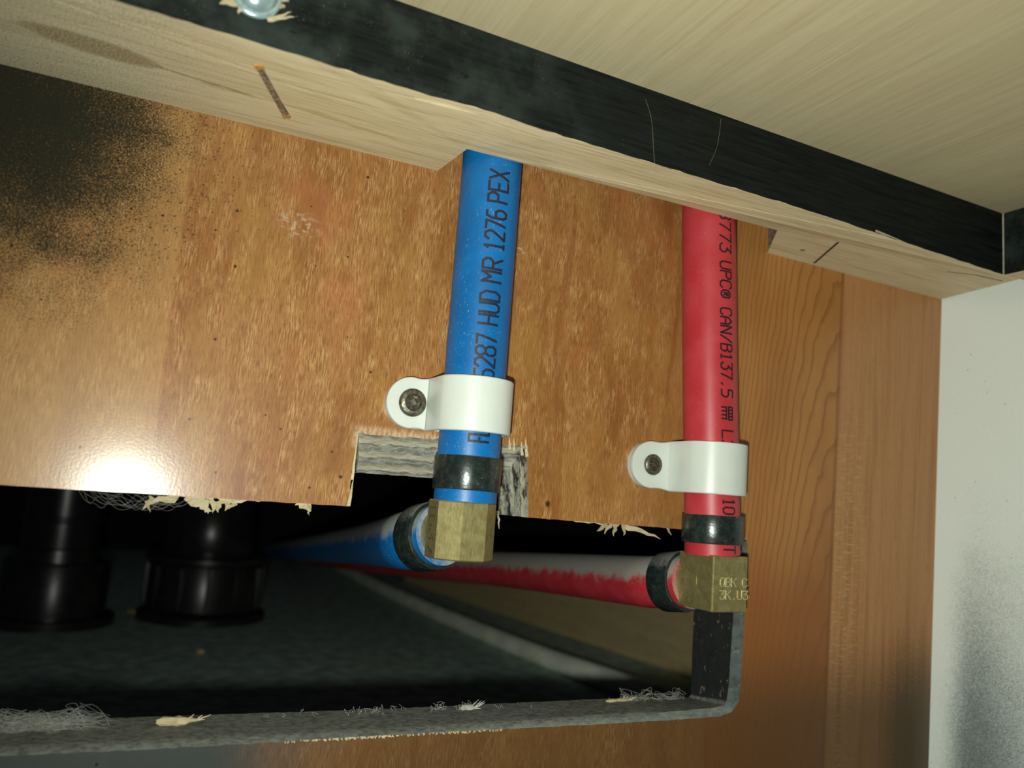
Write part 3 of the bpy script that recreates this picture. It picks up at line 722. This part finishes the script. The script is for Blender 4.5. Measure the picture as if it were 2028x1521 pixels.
# ---------------------------------------------------------------- stroke lettering wrapped on a cylinder
GL = {  # strokes on a 4 x 6 grid
 '0': [[(0,1),(1,0),(3,0),(4,1),(4,5),(3,6),(1,6),(0,5),(0,1)]], '1': [[(1,5),(2,6),(2,0)],[(1,0),(3,0)]],
 '2': [[(0,5),(1,6),(3,6),(4,5),(4,4),(0,0),(4,0)]], '3': [[(0,6),(4,6),(2,3.6),(3.2,3.4),(4,2.4),(4,1),(3,0),(1,0),(0,1)]],
 '5': [[(4,6),(0,6),(0,3.4),(3,3.4),(4,2.5),(4,1),(3,0),(0,0)]], '6': [[(3.6,6),(1.2,6),(0,4.5),(0,1),(1,0),(3,0),(4,1),(4,2.4),(3,3.4),(0,3.2)]],
 '7': [[(0,6),(4,6),(1.6,0)]], '8': [[(1,3.2),(0,4.2),(0,5.2),(1,6),(3,6),(4,5.2),(4,4.2),(3,3.2),(1,3.2),(0,2.2),(0,.8),(1,0),(3,0),(4,.8),(4,2.2),(3,3.2)]],
 'H': [[(0,0),(0,6)],[(4,0),(4,6)],[(0,3),(4,3)]], 'U': [[(0,6),(0,1),(1,0),(3,0),(4,1),(4,6)]], 'D': [[(0,0),(0,6),(2.6,6),(4,4.6),(4,1.4),(2.6,0),(0,0)]],
 'M': [[(0,0),(0,6),(2,3.4),(4,6),(4,0)]], 'R': [[(0,0),(0,6),(3,6),(4,5),(4,4),(3,3),(0,3)],[(1.8,3),(4,0)]], 'P': [[(0,0),(0,6),(3,6),(4,5),(4,4),(3,3),(0,3)]],
 'E': [[(4,6),(0,6),(0,0),(4,0)],[(0,3),(3,3)]], 'X': [[(0,0),(4,6)],[(0,6),(4,0)]], 'C': [[(4,5),(3,6),(1,6),(0,5),(0,1),(1,0),(3,0),(4,1)]],
 'A': [[(0,0),(0,4),(2,6),(4,4),(4,0)],[(0,2.4),(4,2.4)]], 'N': [[(0,0),(0,6),(4,0),(4,6)]], '/': [[(0.3,0),(3.7,6)]], 'B': [[(0,0),(0,6),(3,6),(4,5),(4,4),(3,3.2),(0,3.2)],[(3,3.2),(4,2.3),(4,1),(3,0),(0,0)]],
 '.': [[(1.6,0),(2.3,0.5)]], 'L': [[(0,6),(0,0),(4,0)]], 'T': [[(0,6),(4,6)],[(2,6),(2,0)]], 'F': [[(0,0),(0,6),(4,6)],[(0,3),(3,3)]], 'K': [[(0,0),(0,6)],[(4,6),(0,2.6)],[(1.4,3.6),(4,0)]],
 'Q': [[(0,1),(1,0),(3,0),(4,1),(4,5),(3,6),(1,6),(0,5),(0,1)],[(2.4,1.8),(4,0)]], 'S': [[(4,5),(3,6),(1,6),(0,5),(0,4),(4,2),(4,1),(3,0),(1,0),(0,1)]],
 '@': [[(0,1.4),(1.2,0.4),(2.8,0.4),(4,1.4),(4,4.2),(2.8,5.2),(1.2,5.2),(0,4.2),(0,1.4)],[(1.4,1.6),(1.4,4),(2.6,4),(2.8,3.2),(1.4,2.8)],[(2,2.8),(2.8,1.6)]],
 '#': [[(0,5.6),(0,3.4),(4,3.4)],[(0.9,5.6),(0.9,3.4)],[(2,5.6),(2,3.4)],[(3,5.6),(3,3.4)],[(4,5.6),(4,3.4)],[(0,5.6),(4,5.6)],[(0,2.2),(4,2.2)],[(0.2,2.2),(0.2,0)],[(1.4,2.2),(1.4,0)],[(2.6,2.2),(2.6,0)],[(3.8,2.2),(3.8,0)]],
 '-': [[(0.5,3),(3.5,3)]], ' ': []}
def strokes(word, L, H, sw, gap=0.32):
    """quads of a word in a (u, v) rectangle: u 0..L along, v -H/2..H/2"""
    n = len(word); cw = L / (n + (n - 1) * gap) if n > 1 else L
    out = []
    for i, ch in enumerate(word):
        u0 = i * cw * (1 + gap)
        for st_ in GL[ch]:
            for (a, b) in zip(st_[:-1], st_[1:]):
                A = Vector((u0 + a[0] / 4 * cw, a[1] / 6 * H - H / 2)); B = Vector((u0 + b[0] / 4 * cw, b[1] / 6 * H - H / 2))
                d = B - A
                if d.length < 1e-6: continue
                d.normalize(); s_ = Vector((-d.y, d.x)) * sw / 2; A = A - d * sw * 0.35; B = B + d * sw * 0.35
                out.append((A, B, s_))
    return out
def letter_tube(name, words, axis_at, R, th0, H, sw, sign, mat, parent):
    """words: (text, z_start, z_end); sign +1 reads upward, -1 downward.  axis_at(z) -> axis x, y"""
    g = G()
    for w, za, zb_ in words:
        L = abs(zb_ - za); dirz = 1 if zb_ > za else -1
        for A, B, s_ in strokes(w, L, H, sw):
            n = 4; v = []; f = []
            for i in range(n + 1):
                p = A.lerp(B, i / n)
                for k in (-1, 1):
                    for rr in (R + 0.02, R + 0.07):
                        q = p + s_ * k; z = za + dirz * q.x
                        # upward text: letter tops point to -x; downward text: letter tops point to +x
                        th = th0 + (-q.y if sign > 0 else q.y) / R
                        cx, cy = axis_at(z)
                        v.append(Vector((cx + rr * math.sin(th), cy - rr * math.cos(th), z)))
            for i in range(n):
                a = i * 4; b = a + 4
                f += [(a, a + 2, b + 2, b), (a + 1, b + 1, b + 3, a + 3), (a, b, b + 1, a + 1), (a + 2, a + 3, b + 3, b + 2)]
            f += [(0, 1, 3, 2), (n * 4, n * 4 + 2, n * 4 + 3, n * 4 + 1)]
            g.add(v, f)
    return g.make(name, mat, parent)
def zpx(px, py): return atY(px, py, -9.6 - 7.9).z

RT = 7.55
# ---------------------------------------------------------------- blue water line
YA = -9.2
bx_ = lambda z: 71.0
blue = empty('water_line', (71, YA, 92)); tag(blue, 'blue plastic water line with faded black print, elbow pointing back into the opening', 'pipe')
zbt = atY(912, 994, YA - 7).z + 1.2            # lower end of the upright tube
g = G(); zz = [zbt - 1.2 + (ZC - 2 - zbt + 1.2) * i / 40 for i in range(41)]
sweep(g, [(71.0, YA, z) for z in zz], RT, 48)
tb = g.make('tube', BLUE, blue, smooth=40); tag(tb, 'upright blue tube')
W = [('5287', 748, 662), ('HUD', 640, 576), ('MR', 556, 511), ('1276', 493, 415), ('PEX', 398, 336)]
letter_tube('lettering', [(w, zpx(962 + (700 - a) * 0.091, a), zpx(962 + (700 - b) * 0.091, b)) for w, a, b in W] + [('FL', zpx(930, 872), zpx(930, 848))], lambda z: (71.0, YA), RT, math.radians(-5), 4.9, 0.60, 1, INK, tb)
# crimp ring on the upright
def ring_prof(L, Ro, Ri=RT - 0.05): return [(0, Ri), (0, Ro - 0.25), (0.08, Ro - 0.08), (0.3, Ro), (L - 0.3, Ro), (L - 0.08, Ro - 0.08), (L, Ro - 0.25), (L, Ri)]
zr0 = atY(925, 972, YA - 7).z; zr1 = atY(928, 903, YA - 7).z
g = G(); lathe(g, (71.0, YA, zr0), (0.01, 0.02, 1), ring_prof(zr1 - zr0, 8.15), 48, cap=False); g.make('crimp_ring', RING, blue, smooth=35)
# elbow: eight-sided brass body
ez1 = atY(912, 993, YA - 8).z; ez0 = atY(905, 1113, YA - 8).z; ezc = (ez0 + ez1) / 2
va = math.atan2(71.0, 190.0 + YA)          # the ridge turned the way the flash catches it
g = G(); R8 = 8.05; BXE = 70.5
# lathe's angle starts on -y and, about an upward axis, turns towards +x, so -va faces the camera side
lathe(g, (BXE, YA, ez0), (0, 0, 1), [(0, R8 - 0.35), (0.3, R8), (ez1 - ez0 - 0.3, R8), (ez1 - ez0, R8 - 0.35)], 8, rot=-va + math.radians(2))
el = g.make('elbow_fitting', BRASS, blue); tag(el, 'eight sided dull brass elbow')
g = G()
lathe(g, (71.0, YA, ez1 - 0.6), (0, 0, 1), [(0, 6.3), (1.5, 6.3)], 32); g.make('barb', BRASS, el, smooth=40)
# stamped characters down its narrow side facet
def stamp(word_rows, origin, du, dv, L, H, sw, mat, parent, name='stamped_marks'):
    nrm = Vector(du).cross(Vector(dv)).normalized(); g = G()
    for w, off, ln in word_rows:
        for A, B, s_ in strokes(w, ln or L, H, sw):
            q = [A - s_, A + s_, B + s_, B - s_]
            lo = [Vector(origin) + Vector(du) * p.x + Vector(dv) * (p.y + off) - nrm * 0.05 for p in q]
            hi = [p + nrm * 0.10 for p in lo]
            g.add(lo + hi, [(3, 2, 1, 0), (4, 5, 6, 7), (0, 1, 5, 4), (1, 2, 6, 5), (2, 3, 7, 6), (3, 0, 4, 7)])
    return g.make(name, mat, parent)
lead = blue
def facet_frame(k):
    """mid-point and sideways direction of facet k of the blue elbow"""
    a0 = 2 * math.pi * k / 8 - va + math.radians(2); a1 = a0 + 2 * math.pi / 8
    P = lambda a: Vector((BXE + R8 * math.sin(a), YA - R8 * math.cos(a), ezc))
    return (P(a0) + P(a1)) / 2, (P(a1) - P(a0)).normalized()
# horizontal leg, running back into the cavity and slightly down
def leg(parent, c0, pts, tubemat, ringR, ring_at, ring_len, start, label):
    # cut the start so that the tube begins behind the brass
    d0 = (Vector(pts[0]) - Vector(c0)).normalized()
    p0 = Vector(c0) + d0 * start
    path = [p0, Vector(c0) + d0 * (start + 6), Vector(c0) + d0 * (start + 12)] + spline([Vector(c0) + d0 * 24.0] + pts[1:], 16)
    g = G(); sweep(g, path, RT, 40); t = g.make('tube', tubemat, parent, smooth=40); tag(t, label)
    g = G(); lathe(g, Vector(c0) + d0 * ring_at, d0, ring_prof(ring_len, ringR), 48, cap=False); g.make('crimp_ring', RING, parent, smooth=35)
    return d0
c0 = Vector((71.0, YA, ezc - 0.2))
bp = [atY(831, 1066, 9.0), atY(700, 1080, 150.0), atY(600, 1088, 360.0), atY(545, 1092, 640.0), atY(520, 1096, 1003.0)]
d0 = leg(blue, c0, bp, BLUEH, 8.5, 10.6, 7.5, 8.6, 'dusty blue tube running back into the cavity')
g = G(); lathe(g, c0, d0, [(0, 6.3), (10, 6.3)], 32); g.make('elbow_collar', BRASS, el, smooth=40)
mid, su = facet_frame(6)
stamp([('1637', 0.0, None)], mid + Vector((0, 0, 6.0)), Vector((0, 0, -1)), su, 11.5, 3.0, 0.28, STAMPD, el)

# ---------------------------------------------------------------- red water line
rpts = [(138.9, 191.9 + 8), (138.9, 191.9), (141.2, 152.4), (142.7, 129.7), (143.9, 112.3), (144.8, 98.0), (145.6, 81.8)]
def rx(z):
    P = rpts
    if z >= P[0][1]: return P[0][0]
    for a, b in zip(P[:-1], P[1:]):
        if a[1] >= z >= b[1]: return a[0] + (b[0] - a[0]) * (a[1] - z) / (a[1] - b[1] + 1e-9)
    return P[-1][0]
red = empty('water_line', (143, YA, 82)); tag(red, 'red plastic water line with black print, square elbow pointing back into the opening', 'pipe')
zrt = atY(1412, 1100, YA - 7).z + 1.0
zz = [zrt - 1.0 + (ZC - 2 - zrt + 1.0) * i / 40 for i in range(41)]
g = G(); sweep(g, [(rx(z), YA, z) for z in zz], RT, 48)
tr = g.make('tube', RED, red, smooth=40); tag(tr, 'upright red tube')
W = [('8773', 418, 500), ('UPC@', 519, 590), ('CAN/B137.5', 611, 786), ('#', 806, 831), ('L2', 853, 888), ('10', 988, 1018), ('T', 1082, 1096)]
zred = lambda py: atY(1441, py, YA - RT).z
letter_tube('lettering', [(w, zred(a), zred(b)) for w, a, b in W], lambda z: (rx(z), YA), RT, math.radians(-1), 3.7, 0.46, -1, INKR, tr)
z1 = atY(1410, 1020, YA - 6).z; z0 = atY(1412, 1078, YA - 6).z
g = G(); lathe(g, (rx(z0), YA, z0), (-0.012, 0.01, 1), ring_prof(z1 - z0, 8.4), 48, cap=False); g.make('crimp_ring', RING, red, smooth=35)
# square elbow
ez1 = atY(1412, 1100, YA - 7).z; ez0 = atY(1412, 1213, YA - 7).z; ezc = (ez0 + ez1) / 2
cR = Vector((145.2, YA, ezc))
g = G(); boxg(g, cR, Vector((6.0, 0.3, 0)), Vector((-0.35, 7.0, 0)), Vector((0, 0, (ez1 - ez0) / 2)), 0.35)
elr = g.make('elbow_fitting', BRASS, red); tag(elr, 'square dull brass elbow with stamped marks')
stamp([('QBK C', 1.7, 9.2), ('3K.U3', -1.6, 9.6)], cR + Vector((0.35, -7.0, -1.2)) + Vector((1, 0.05, 0)) * -3.4 + Vector((0, -0.06, 0)), Vector((1, 0.05, 0)), Vector((0, 0, 1)), 9.5, 2.2, 0.24, STAMP, elr)
rp = [atY(1310, 1152, 10.0), atY(1000, 1128, 140.0), atY(800, 1117, 290.0), atY(640, 1104, 560.0), atY(560, 1098, 1003.0)]
d0 = leg(red, cR, rp, REDH, 8.5, 9.6, 7.8, 7.7, 'dusty red tube running back into the cavity')
g = G(); lathe(g, cR, d0, [(0, 6.2), (10.5, 6.2)], 32); g.make('elbow_collar', BRASS, elr, smooth=40)

# ---------------------------------------------------------------- white nylon pipe clamps
def clamp(xc, yc, z, H, tabx, tabr, scr_r, label, tilt=0.0, scol=SCREWB):
    """strap over the tube, tab with rounded end lying on the panel at x = tabx"""
    Rc = RT + 0.6; th = 1.45
    root = empty('pipe_clamp', (tabx, 0, z)); tag(root, label, 'clamp', 'white nylon pipe clamps')
    path = []; hh = []
    xl = tabx - tabr
    n = 16
    ytab = -2.3
    for i in range(n + 1):                     # rounded end of the tab
        x = xl + (tabr) * (1 - math.cos(math.pi / 2 * i / n)); path.append((x, ytab)); hh.append(max(0.02, math.sqrt(max(0, tabr ** 2 - (tabx - x) ** 2))))
    xt = xc - Rc - 0.9                         # foot of the loop
    for i in range(1, 9):
        t = i / 8; x = tabx + (xt - tabx) * t; path.append((x, ytab - 0.0)); k = math.sin(math.pi * t)
        hh.append(tabr * (1 - t) + H / 2 * t - 0.3 * k)
    # blend up onto the loop and over the tube, down to the panel on the far side
    a0 = math.radians(-74); a1 = math.radians(90)
    sx, sy = xc + (Rc + th / 2) * math.sin(a0), yc - (Rc + th / 2) * math.cos(a0)
    for i in range(1, 5):
        t = i / 4; q = (1 - t) ** 2; w = 2 * t * (1 - t); e = t * t
        path.append((xt * q + (sx - 0.0) * w + sx * e, ytab * q + ytab * w + sy * e)); hh.append(H / 2)
    for i in range(1, 37):
        a = a0 + (a1 - a0) * i / 36
        path.append((xc + (Rc + th / 2) * math.sin(a), yc - (Rc + th / 2) * math.cos(a))); hh.append(H / 2)
    for i in range(1, 6):
        t = i / 5; path.append((xc + Rc + th / 2, yc + (-0.9 - yc) * t)); hh.append(H / 2)
    P = [Vector((p[0], p[1], 0)) for p in path]; v = []; f = []
    rows = 5
    for i, p in enumerate(P):
        a = P[max(0, i - 1)]; b = P[min(len(P) - 1, i + 1)]; d = (b - a).normalized(); nn = Vector((d.y, -d.x, 0))   # outwards (towards camera)
        if nn.length < 0.5: nn = Vector((0, -1, 0))
        zc = tilt * (p.x - xc)
        h_ = hh[i]; bv = min(0.22, h_ * 0.3)
        # section: rounded rectangle
        sec = [(-h_ + bv, th / 2), (h_ - bv, th / 2), (h_, th / 2 - bv), (h_, -th / 2 + bv), (h_ - bv, -th / 2), (-h_ + bv, -th / 2), (-h_, -th / 2 + bv), (-h_, th / 2 - bv)]
        for hz, o in sec: v.append(Vector((p.x, p.y, 0)) + nn * o + Vector((0, 0, z + hz + zc)))
    for i in range(len(P) - 1):
        for k in range(8):
            k2 = (k + 1) % 8; f.append((i * 8 + k, i * 8 + k2, (i + 1) * 8 + k2, (i + 1) * 8 + k))
    f.append(tuple(range(8))[::-1]); f.append(tuple((len(P) - 1) * 8 + k for k in range(8)))
    g = G(); g.add(v, f); g.make('strap', NYLON, root, smooth=35)
    # lower leaf of the tab, under the strap, flush with the panel
    g = G(); lv = []
    prof = [(xl + tabr - tabr * math.cos(math.pi * i / 24 - math.pi / 2 + math.pi / 2), 0) for i in range(1)]
    cc = []
    for i in range(25):
        a = math.pi / 2 + math.pi * i / 24; cc.append((tabx + (tabr - 0.15) * math.cos(a), z + (tabr - 0.15) * math.sin(a) + tilt * (tabx - xc)))
    cc += [(xc + 6.0, z - H / 2 + 0.2), (xc + 6.0, z + H / 2 - 0.2)]
    m_ = len(cc); g.add([Vector((x, -1.5, q)) for x, q in cc] + [Vector((x, -0.05, q)) for x, q in cc], [tuple(range(m_)), tuple(range(2 * m_ - 1, m_ - 1, -1))] + [(i, (i + 1) % m_, (i + 1) % m_ + m_, i + m_) for i in range(m_)])
    g.make('lower_leaf', NYLON, root, smooth=35)
    # screw
    zt = z + tilt * (tabx - xc)
    sc = Vector((tabx + 0.15, ytab - th / 2, zt))
    g = G(); lathe(g, sc + Vector((0, 0.2, 0)), (0, -1, 0), [(0, scr_r), (0.45, scr_r), (0.75, scr_r - 0.2), (1.0, scr_r * 0.8), (1.12, scr_r * 0.62), (0.55, scr_r * 0.50), (0.35, 0.05)], 36)
    s_ = g.make('screw', scol, root, smooth=35); tag(s_, 'dark bronze cross head screw')
    g = G()
    for q in range(4):
        a = q * math.pi / 2 + 0.5; dd = Vector((math.cos(a), 0, math.sin(a))); ss_ = Vector((-math.sin(a), 0, math.cos(a)))
        boxg(g, sc + dd * scr_r * 0.42 + Vector((0, -0.55, 0)), dd * scr_r * 0.20, Vector((0, 0.35, 0)), ss_ * scr_r * 0.15, 0.08)
    g.make('cross_recess', SLOT, s_)
    return root
zc_b = atY(940, 798, -18).z; tb_ = atY(815, 793, -2.5)
clamp(71.0, YA, zc_b, 13.0, tb_.x, 6.3, 3.45, 'larger white nylon clamp with a wide bronze screw holding the blue tube', 0.0)
zc_r = atY(1410, 925, -18).z; tr_ = atY(1290, 922, -2.5)
clamp(rx(zc_r), YA, zc_r, 14.0, tr_.x, 6.5, 2.9, 'white nylon clamp with a small dark screw holding the red tube', 0.0)

# ---------------------------------------------------------------- inside the cavity
p = atZ(97, 1232, 0.0)
dp = empty('drain_pipe', (p.x, p.y, 0)); tag(dp, 'slim black drain pipe with a joint bead, standing on the cavity floor', 'drain pipe')
g = G(); lathe(g, (p.x, p.y, 40), (0, 0, 1), [(0, 24.2), (220, 24.2)], 48); g.make('pipe', ABS, dp, smooth=40)
g = G(); lathe(g, (p.x, p.y, 68), (0, 0, 1), [(0, 24), (0, 25.6), (1, 26.2), (3, 26.2), (4, 25.6), (4, 24)], 48, cap=False); g.make('bead', ABS, dp, smooth=40)
g = G(); lathe(g, (p.x, p.y, 0.1), (0, 0, 1), [(0, 40), (5, 40), (6, 39), (6, 33), (40, 33), (42, 32), (42, 27), (50, 26.5), (51, 24)], 48); g.make('coupling', ABS, dp, smooth=40)
p = atZ(398, 1222, 0.0)
dp = empty('drain_pipe', (p.x, p.y, 0)); tag(dp, 'thick black drain pipe with a bulging bend above a ribbed nut', 'drain pipe')
g = G(); sweep(g, spline([(p.x, p.y + 2, 260), (p.x, p.y + 2, 110), (p.x, p.y, 82), (p.x, p.y - 3, 62), (p.x, p.y, 46), (p.x, p.y, 38)], 8), [31.0] * 15 + [31.0 + 1.6 * math.sin((i) / 25 * math.pi) for i in range(26)], 48); g.make('pipe', ABS, dp, smooth=40)
g = G(); lathe(g, (p.x, p.y, 8), (0, 0, 1), [(0, 40), (0.5, 41), (32, 41), (34, 40), (35, 44), (38, 44), (39, 42), (39, 31)], 56)
nut = g.make('nut', ABS, dp, smooth=40)
for k in range(12):
    a = 2 * math.pi * k / 12; g = G(); d = Vector((math.sin(a), -math.cos(a), 0)); t = Vector((math.cos(a), math.sin(a), 0))
    boxg(g, Vector((p.x, p.y, 25)) + d * 41.5, d * 1.6, t * 2.5, Vector((0, 0, 15)), 0.6); g.make('rib', ABS, nut)
g = G(); lathe(g, (p.x, p.y, 0.1), (0, 0, 1), [(0, 46), (4, 46), (6, 44), (8, 38), (9, 30)], 48); g.make('flange', ABS, dp, smooth=40)

# pale hose curving over the floor
hp = [atZ(1300, 1380, 6.3), atZ(1200, 1343, 6.3), atZ(1080, 1302, 6.3), atZ(950, 1250, 6.3), atZ(830, 1199, 6.3), atZ(735, 1155, 6.3), atZ(660, 1115, 6.3), atZ(600, 1085, 6.3)]
hp = [h for h in hp if h.y < 990]
g = G(); sweep(g, spline(hp, 12), 6.2, 24); o = g.make('hose', HOSEM, None, smooth=40, loc=hp[0])
tag(o, 'pale grey hose curving across the dark cavity floor', 'hose')
# brown wooden cleat at the far side of the cavity
A = atZ(1385, 1350, 0.05); B = atZ(800, 1153, 0.05)
A2 = A + (A - B).normalized() * 60; d = (B - A2); L = d.length; d.normalize(); s_ = Vector((-d.y, d.x, 0))
if s_.x < 0: s_ = -s_
g = G(); boxg(g, (A2 + B) / 2 + s_ * 12 + Vector((0, 0, 26.8)), d * L / 2, s_ * 12, Vector((0, 0, 26.7)), 0.8)
o = g.make('wooden_cleat', CLEATM, None, loc=(A2 + B) / 2); tag(o, 'brown wooden cleat on the cavity floor below the red tube', 'cleat')

# small tan flakes on the cavity floor
for (px, py, w, h, lab) in ((272, 1212, 20, 6, 'tan wood flake on the cavity floor between the two drain pipes'), (397, 1292, 8, 3, 'tiny tan flake on bare cavity floor before the thick drain pipe')):
    c = atZ(px, py, 0.6); g = G(); sc = 0.36
    pts = [(math.cos(k * 2 * math.pi / 9) * w * sc * rnd.uniform(0.7, 1.1), math.sin(k * 2 * math.pi / 9) * h * 2.2 * sc * rnd.uniform(0.6, 1.1)) for k in range(9)]
    v = [Vector((c.x + a, c.y + b, 0.05)) for a, b in pts] + [Vector((c.x + a * 0.85, c.y + b * 0.85, 1.2 + rnd.uniform(0, 1.8))) for a, b in pts]
    f = [tuple(range(9))[::-1], tuple(range(9, 18))] + [(k, (k + 1) % 9, (k + 1) % 9 + 9, k + 9) for k in range(9)]
    g.add(v, f); o = g.make('wood_flake', FLAKE, None, loc=c); tag(o, lab, 'wood flake', 'flakes on the cavity floor')

# ---------------------------------------------------------------- debris on the rim of the opening
def rim_z(px, k=0.5):
    """a point on the dusty lower rim at picture column px, k from the front edge to the back"""
    tab = [(0, 1483, 1431), (277, 1471, 1420), (788, 1445, 1404), (1320, 1410, 1383)]
    for a, b in zip(tab[:-1], tab[1:]):
        if a[0] <= px <= b[0] or b is tab[-1]:
            t = (px - a[0]) / (b[0] - a[0]); f_ = a[1] + (b[1] - a[1]) * t; r_ = a[2] + (b[2] - a[2]) * t
            P = atY(px, f_, 1.6); Q = atY(px, r_, PT); return P.lerp(Q, k)
def chip(name, px0, px1, k, thick, mat, label, cat):
    a = rim_z(px0, k); b = rim_z(px1, k); root = empty(name, (a + b) / 2); tag(root, label, cat)
    d = (b - a); L = d.length; d.normalize(); s_ = Vector((0, 1, 0)); u = d.cross(s_).normalized()
    if u.z < 0: u = -u
    g = G(); path = [a + d * L * i / 8 + u * (thick * 0.45) + Vector((0, rnd.uniform(-.3, .3), 0)) for i in range(9)]
    sweep(g, path, [thick * q for q in (0.25, 0.5, 0.52, 0.45, 0.55, 0.5, 0.35, 0.2, 0.06)], 9)
    for v_ in g.v: v_ += Vector((rnd.uniform(-1, 1), rnd.uniform(-1, 1), rnd.uniform(-1, 1))) * thick * 0.08
    g.make('chip_body', mat, root, smooth=30)
    for i in range(7):
        t = rnd.uniform(0.45, 0.9); p0 = a + d * L * t + u * thick * 0.4
        g = G(); blade(g, p0, p0 + d * rnd.uniform(0.5, 3.2) + u * rnd.uniform(0.1, 2.0) + Vector((0, rnd.uniform(-1, 1), 0)), 0.35, 0.15, 0); g.make('fibre', mat, root)
    return root
chip('wood_chip', 308, 396, 0.62, 1.9, SPLINT, 'frayed pale wood chip lying on the dusty rim, largest of the debris', 'wood chip')
chip('wood_chip', 912, 944, 0.75, 1.5, LINT, 'small whitish crumb on the dusty rim below the gap between blue and red lines', 'wood chip')
chip('wood_chip', 1200, 1252, 0.8, 1.2, SPLINT, 'short tan sliver on the rim near its rounded corner', 'wood chip')
def lint(name, label, gen, n, r, mat=LINT, parent=None):
    g = G()
    for i in range(n): sweep(g, spline(gen(i), 5), r, 4)
    o = g.make(name, mat, parent, smooth=True); 
    c = sum(g.v, Vector()) / len(g.v)
    for v_ in o.data.vertices: v_.co -= c * MM
    o.location = c * MM
    tag(o, label, 'lint', kind='stuff'); return o
def gen_left(i):
    px = rnd.uniform(-20, 150); q = rim_z(max(px, 0), rnd.uniform(0.55, 1.0)); q.x += min(px, 0) * 0.12
    out = [q.copy()]; ang = rnd.uniform(-1, 1)
    for k in range(5):
        out.append(q + Vector((rnd.uniform(-4, 5) + k * 1.1 * (1 if ang > 0 else -1), rnd.uniform(-2, 2), abs(rnd.gauss(0, 1.5)) * (1.0 if 1 <= k <= 3 else 0.4) + 0.1)))
    return out
lint('lint_tangle', 'grey tangle of lint lying on the rim of the opening below the slim drain pipe', gen_left, 150, 0.022)
def gen_hang(i):
    px = rnd.uniform(150, 300); a = atY(px, 972 + (px - 150) * 0.06, rnd.uniform(2, 10)); out = [a]
    e = rnd.uniform(6, 18)
    for k in range(1, 6):
        out.append(a + Vector((e * k / 5, rnd.uniform(-1, 1), -3.2 * math.sin(math.pi * k / 5) * rnd.uniform(0.3, 1.2) + rnd.uniform(-.5, .3))))
    return out
lint('lint_tangle', 'thin pale threads of lint hanging from the sawn edge under the glare spot', gen_hang, 16, 0.015)
def gen_corner(i):
    px = rnd.uniform(1225, 1345); q = rim_z(px, rnd.uniform(0.75, 1.0)); out = [q.copy()]
    for k in range(4): out.append(q + Vector((rnd.uniform(-3, 5), rnd.uniform(-1, 1), abs(rnd.gauss(0, 1.3)) + 0.1)))
    return out
lint('lint_tangle', 'wispy pale fluff caught in the rounded corner of the opening rim', gen_corner, 40, 0.03)
def gen_rim(i):
    px = rnd.choice([rnd.uniform(400, 1330), rnd.gauss(730, 25), rnd.gauss(925, 14), rnd.gauss(870, 8)]); px = min(max(px, 0), 1340); q = rim_z(px, rnd.uniform(0.7, 1.0)); out = [q.copy()]
    for k in range(2): out.append(q + Vector((rnd.uniform(-1, 1), rnd.uniform(-.6, .6), rnd.uniform(0.2, 1.5))))
    return out
lint('lint_fuzz', 'short pale fuzz scattered along the dusty rim', gen_rim, 80, 0.035)
# white torn fibres along the lower front edge of the rim
g = G()
for i in range(120):
    px = rnd.uniform(560, 1000) if i % 3 else rnd.uniform(620, 760)
    py = 1485 + (1456 - 1485) * (px - 277) / (790 - 277) if px < 790 else 1456 + (1426 - 1456) * (px - 790) / (1331 - 790)
    a = atY(px, py, -0.05); blade(g, a, a + Vector((rnd.uniform(-.7, .7), -0.25, rnd.uniform(-.5, .3))), 0.35, 0.15, 0, n=2)
o = g.make('frayed_fibres', SPLINT, wall_back); tag(o, 'pale frayed fibres along the lower edge of the opening', kind='stuff')

# single hairs
hr = [atY(1278, 196, -36), atY(1290, 235, -38.5), atY(1294, 290, -39.5), atY(1296, 330, -38.5), atY(1290, 355, -36.5), atY(1272, 385, -34), atY(1252, 402, -30)]
g = G(); sweep(g, spline(hr, 8), 0.016, 6); o = g.make('hair', HAIR, None, smooth=True, loc=hr[0]); tag(o, 'single pale hair hanging over the black batten between blue and red lines', 'hair')
hr = [atY(1232, 513, -0.3), atY(1258, 517, -0.6), atY(1290, 510, -0.5), atY(1325, 497, -0.3)]
g = G(); sweep(g, spline(hr, 8), 0.013, 6); o = g.make('hair', HAIR, None, smooth=True, loc=hr[0]); tag(o, 'fine curved hair stuck to the cherry panel beside the red tube', 'hair')
hr = [atY(1428, 235, -35.5), atY(1420, 290, -34.6), atY(1400, 335, -34.2), atY(1380, 362, -34.2)]
g = G(); sweep(g, spline(hr, 8), 0.013, 6); o = g.make('hair', HAIR, None, smooth=True, loc=hr[0]); tag(o, 'faint hair lying on the black batten above the red tube', 'hair')
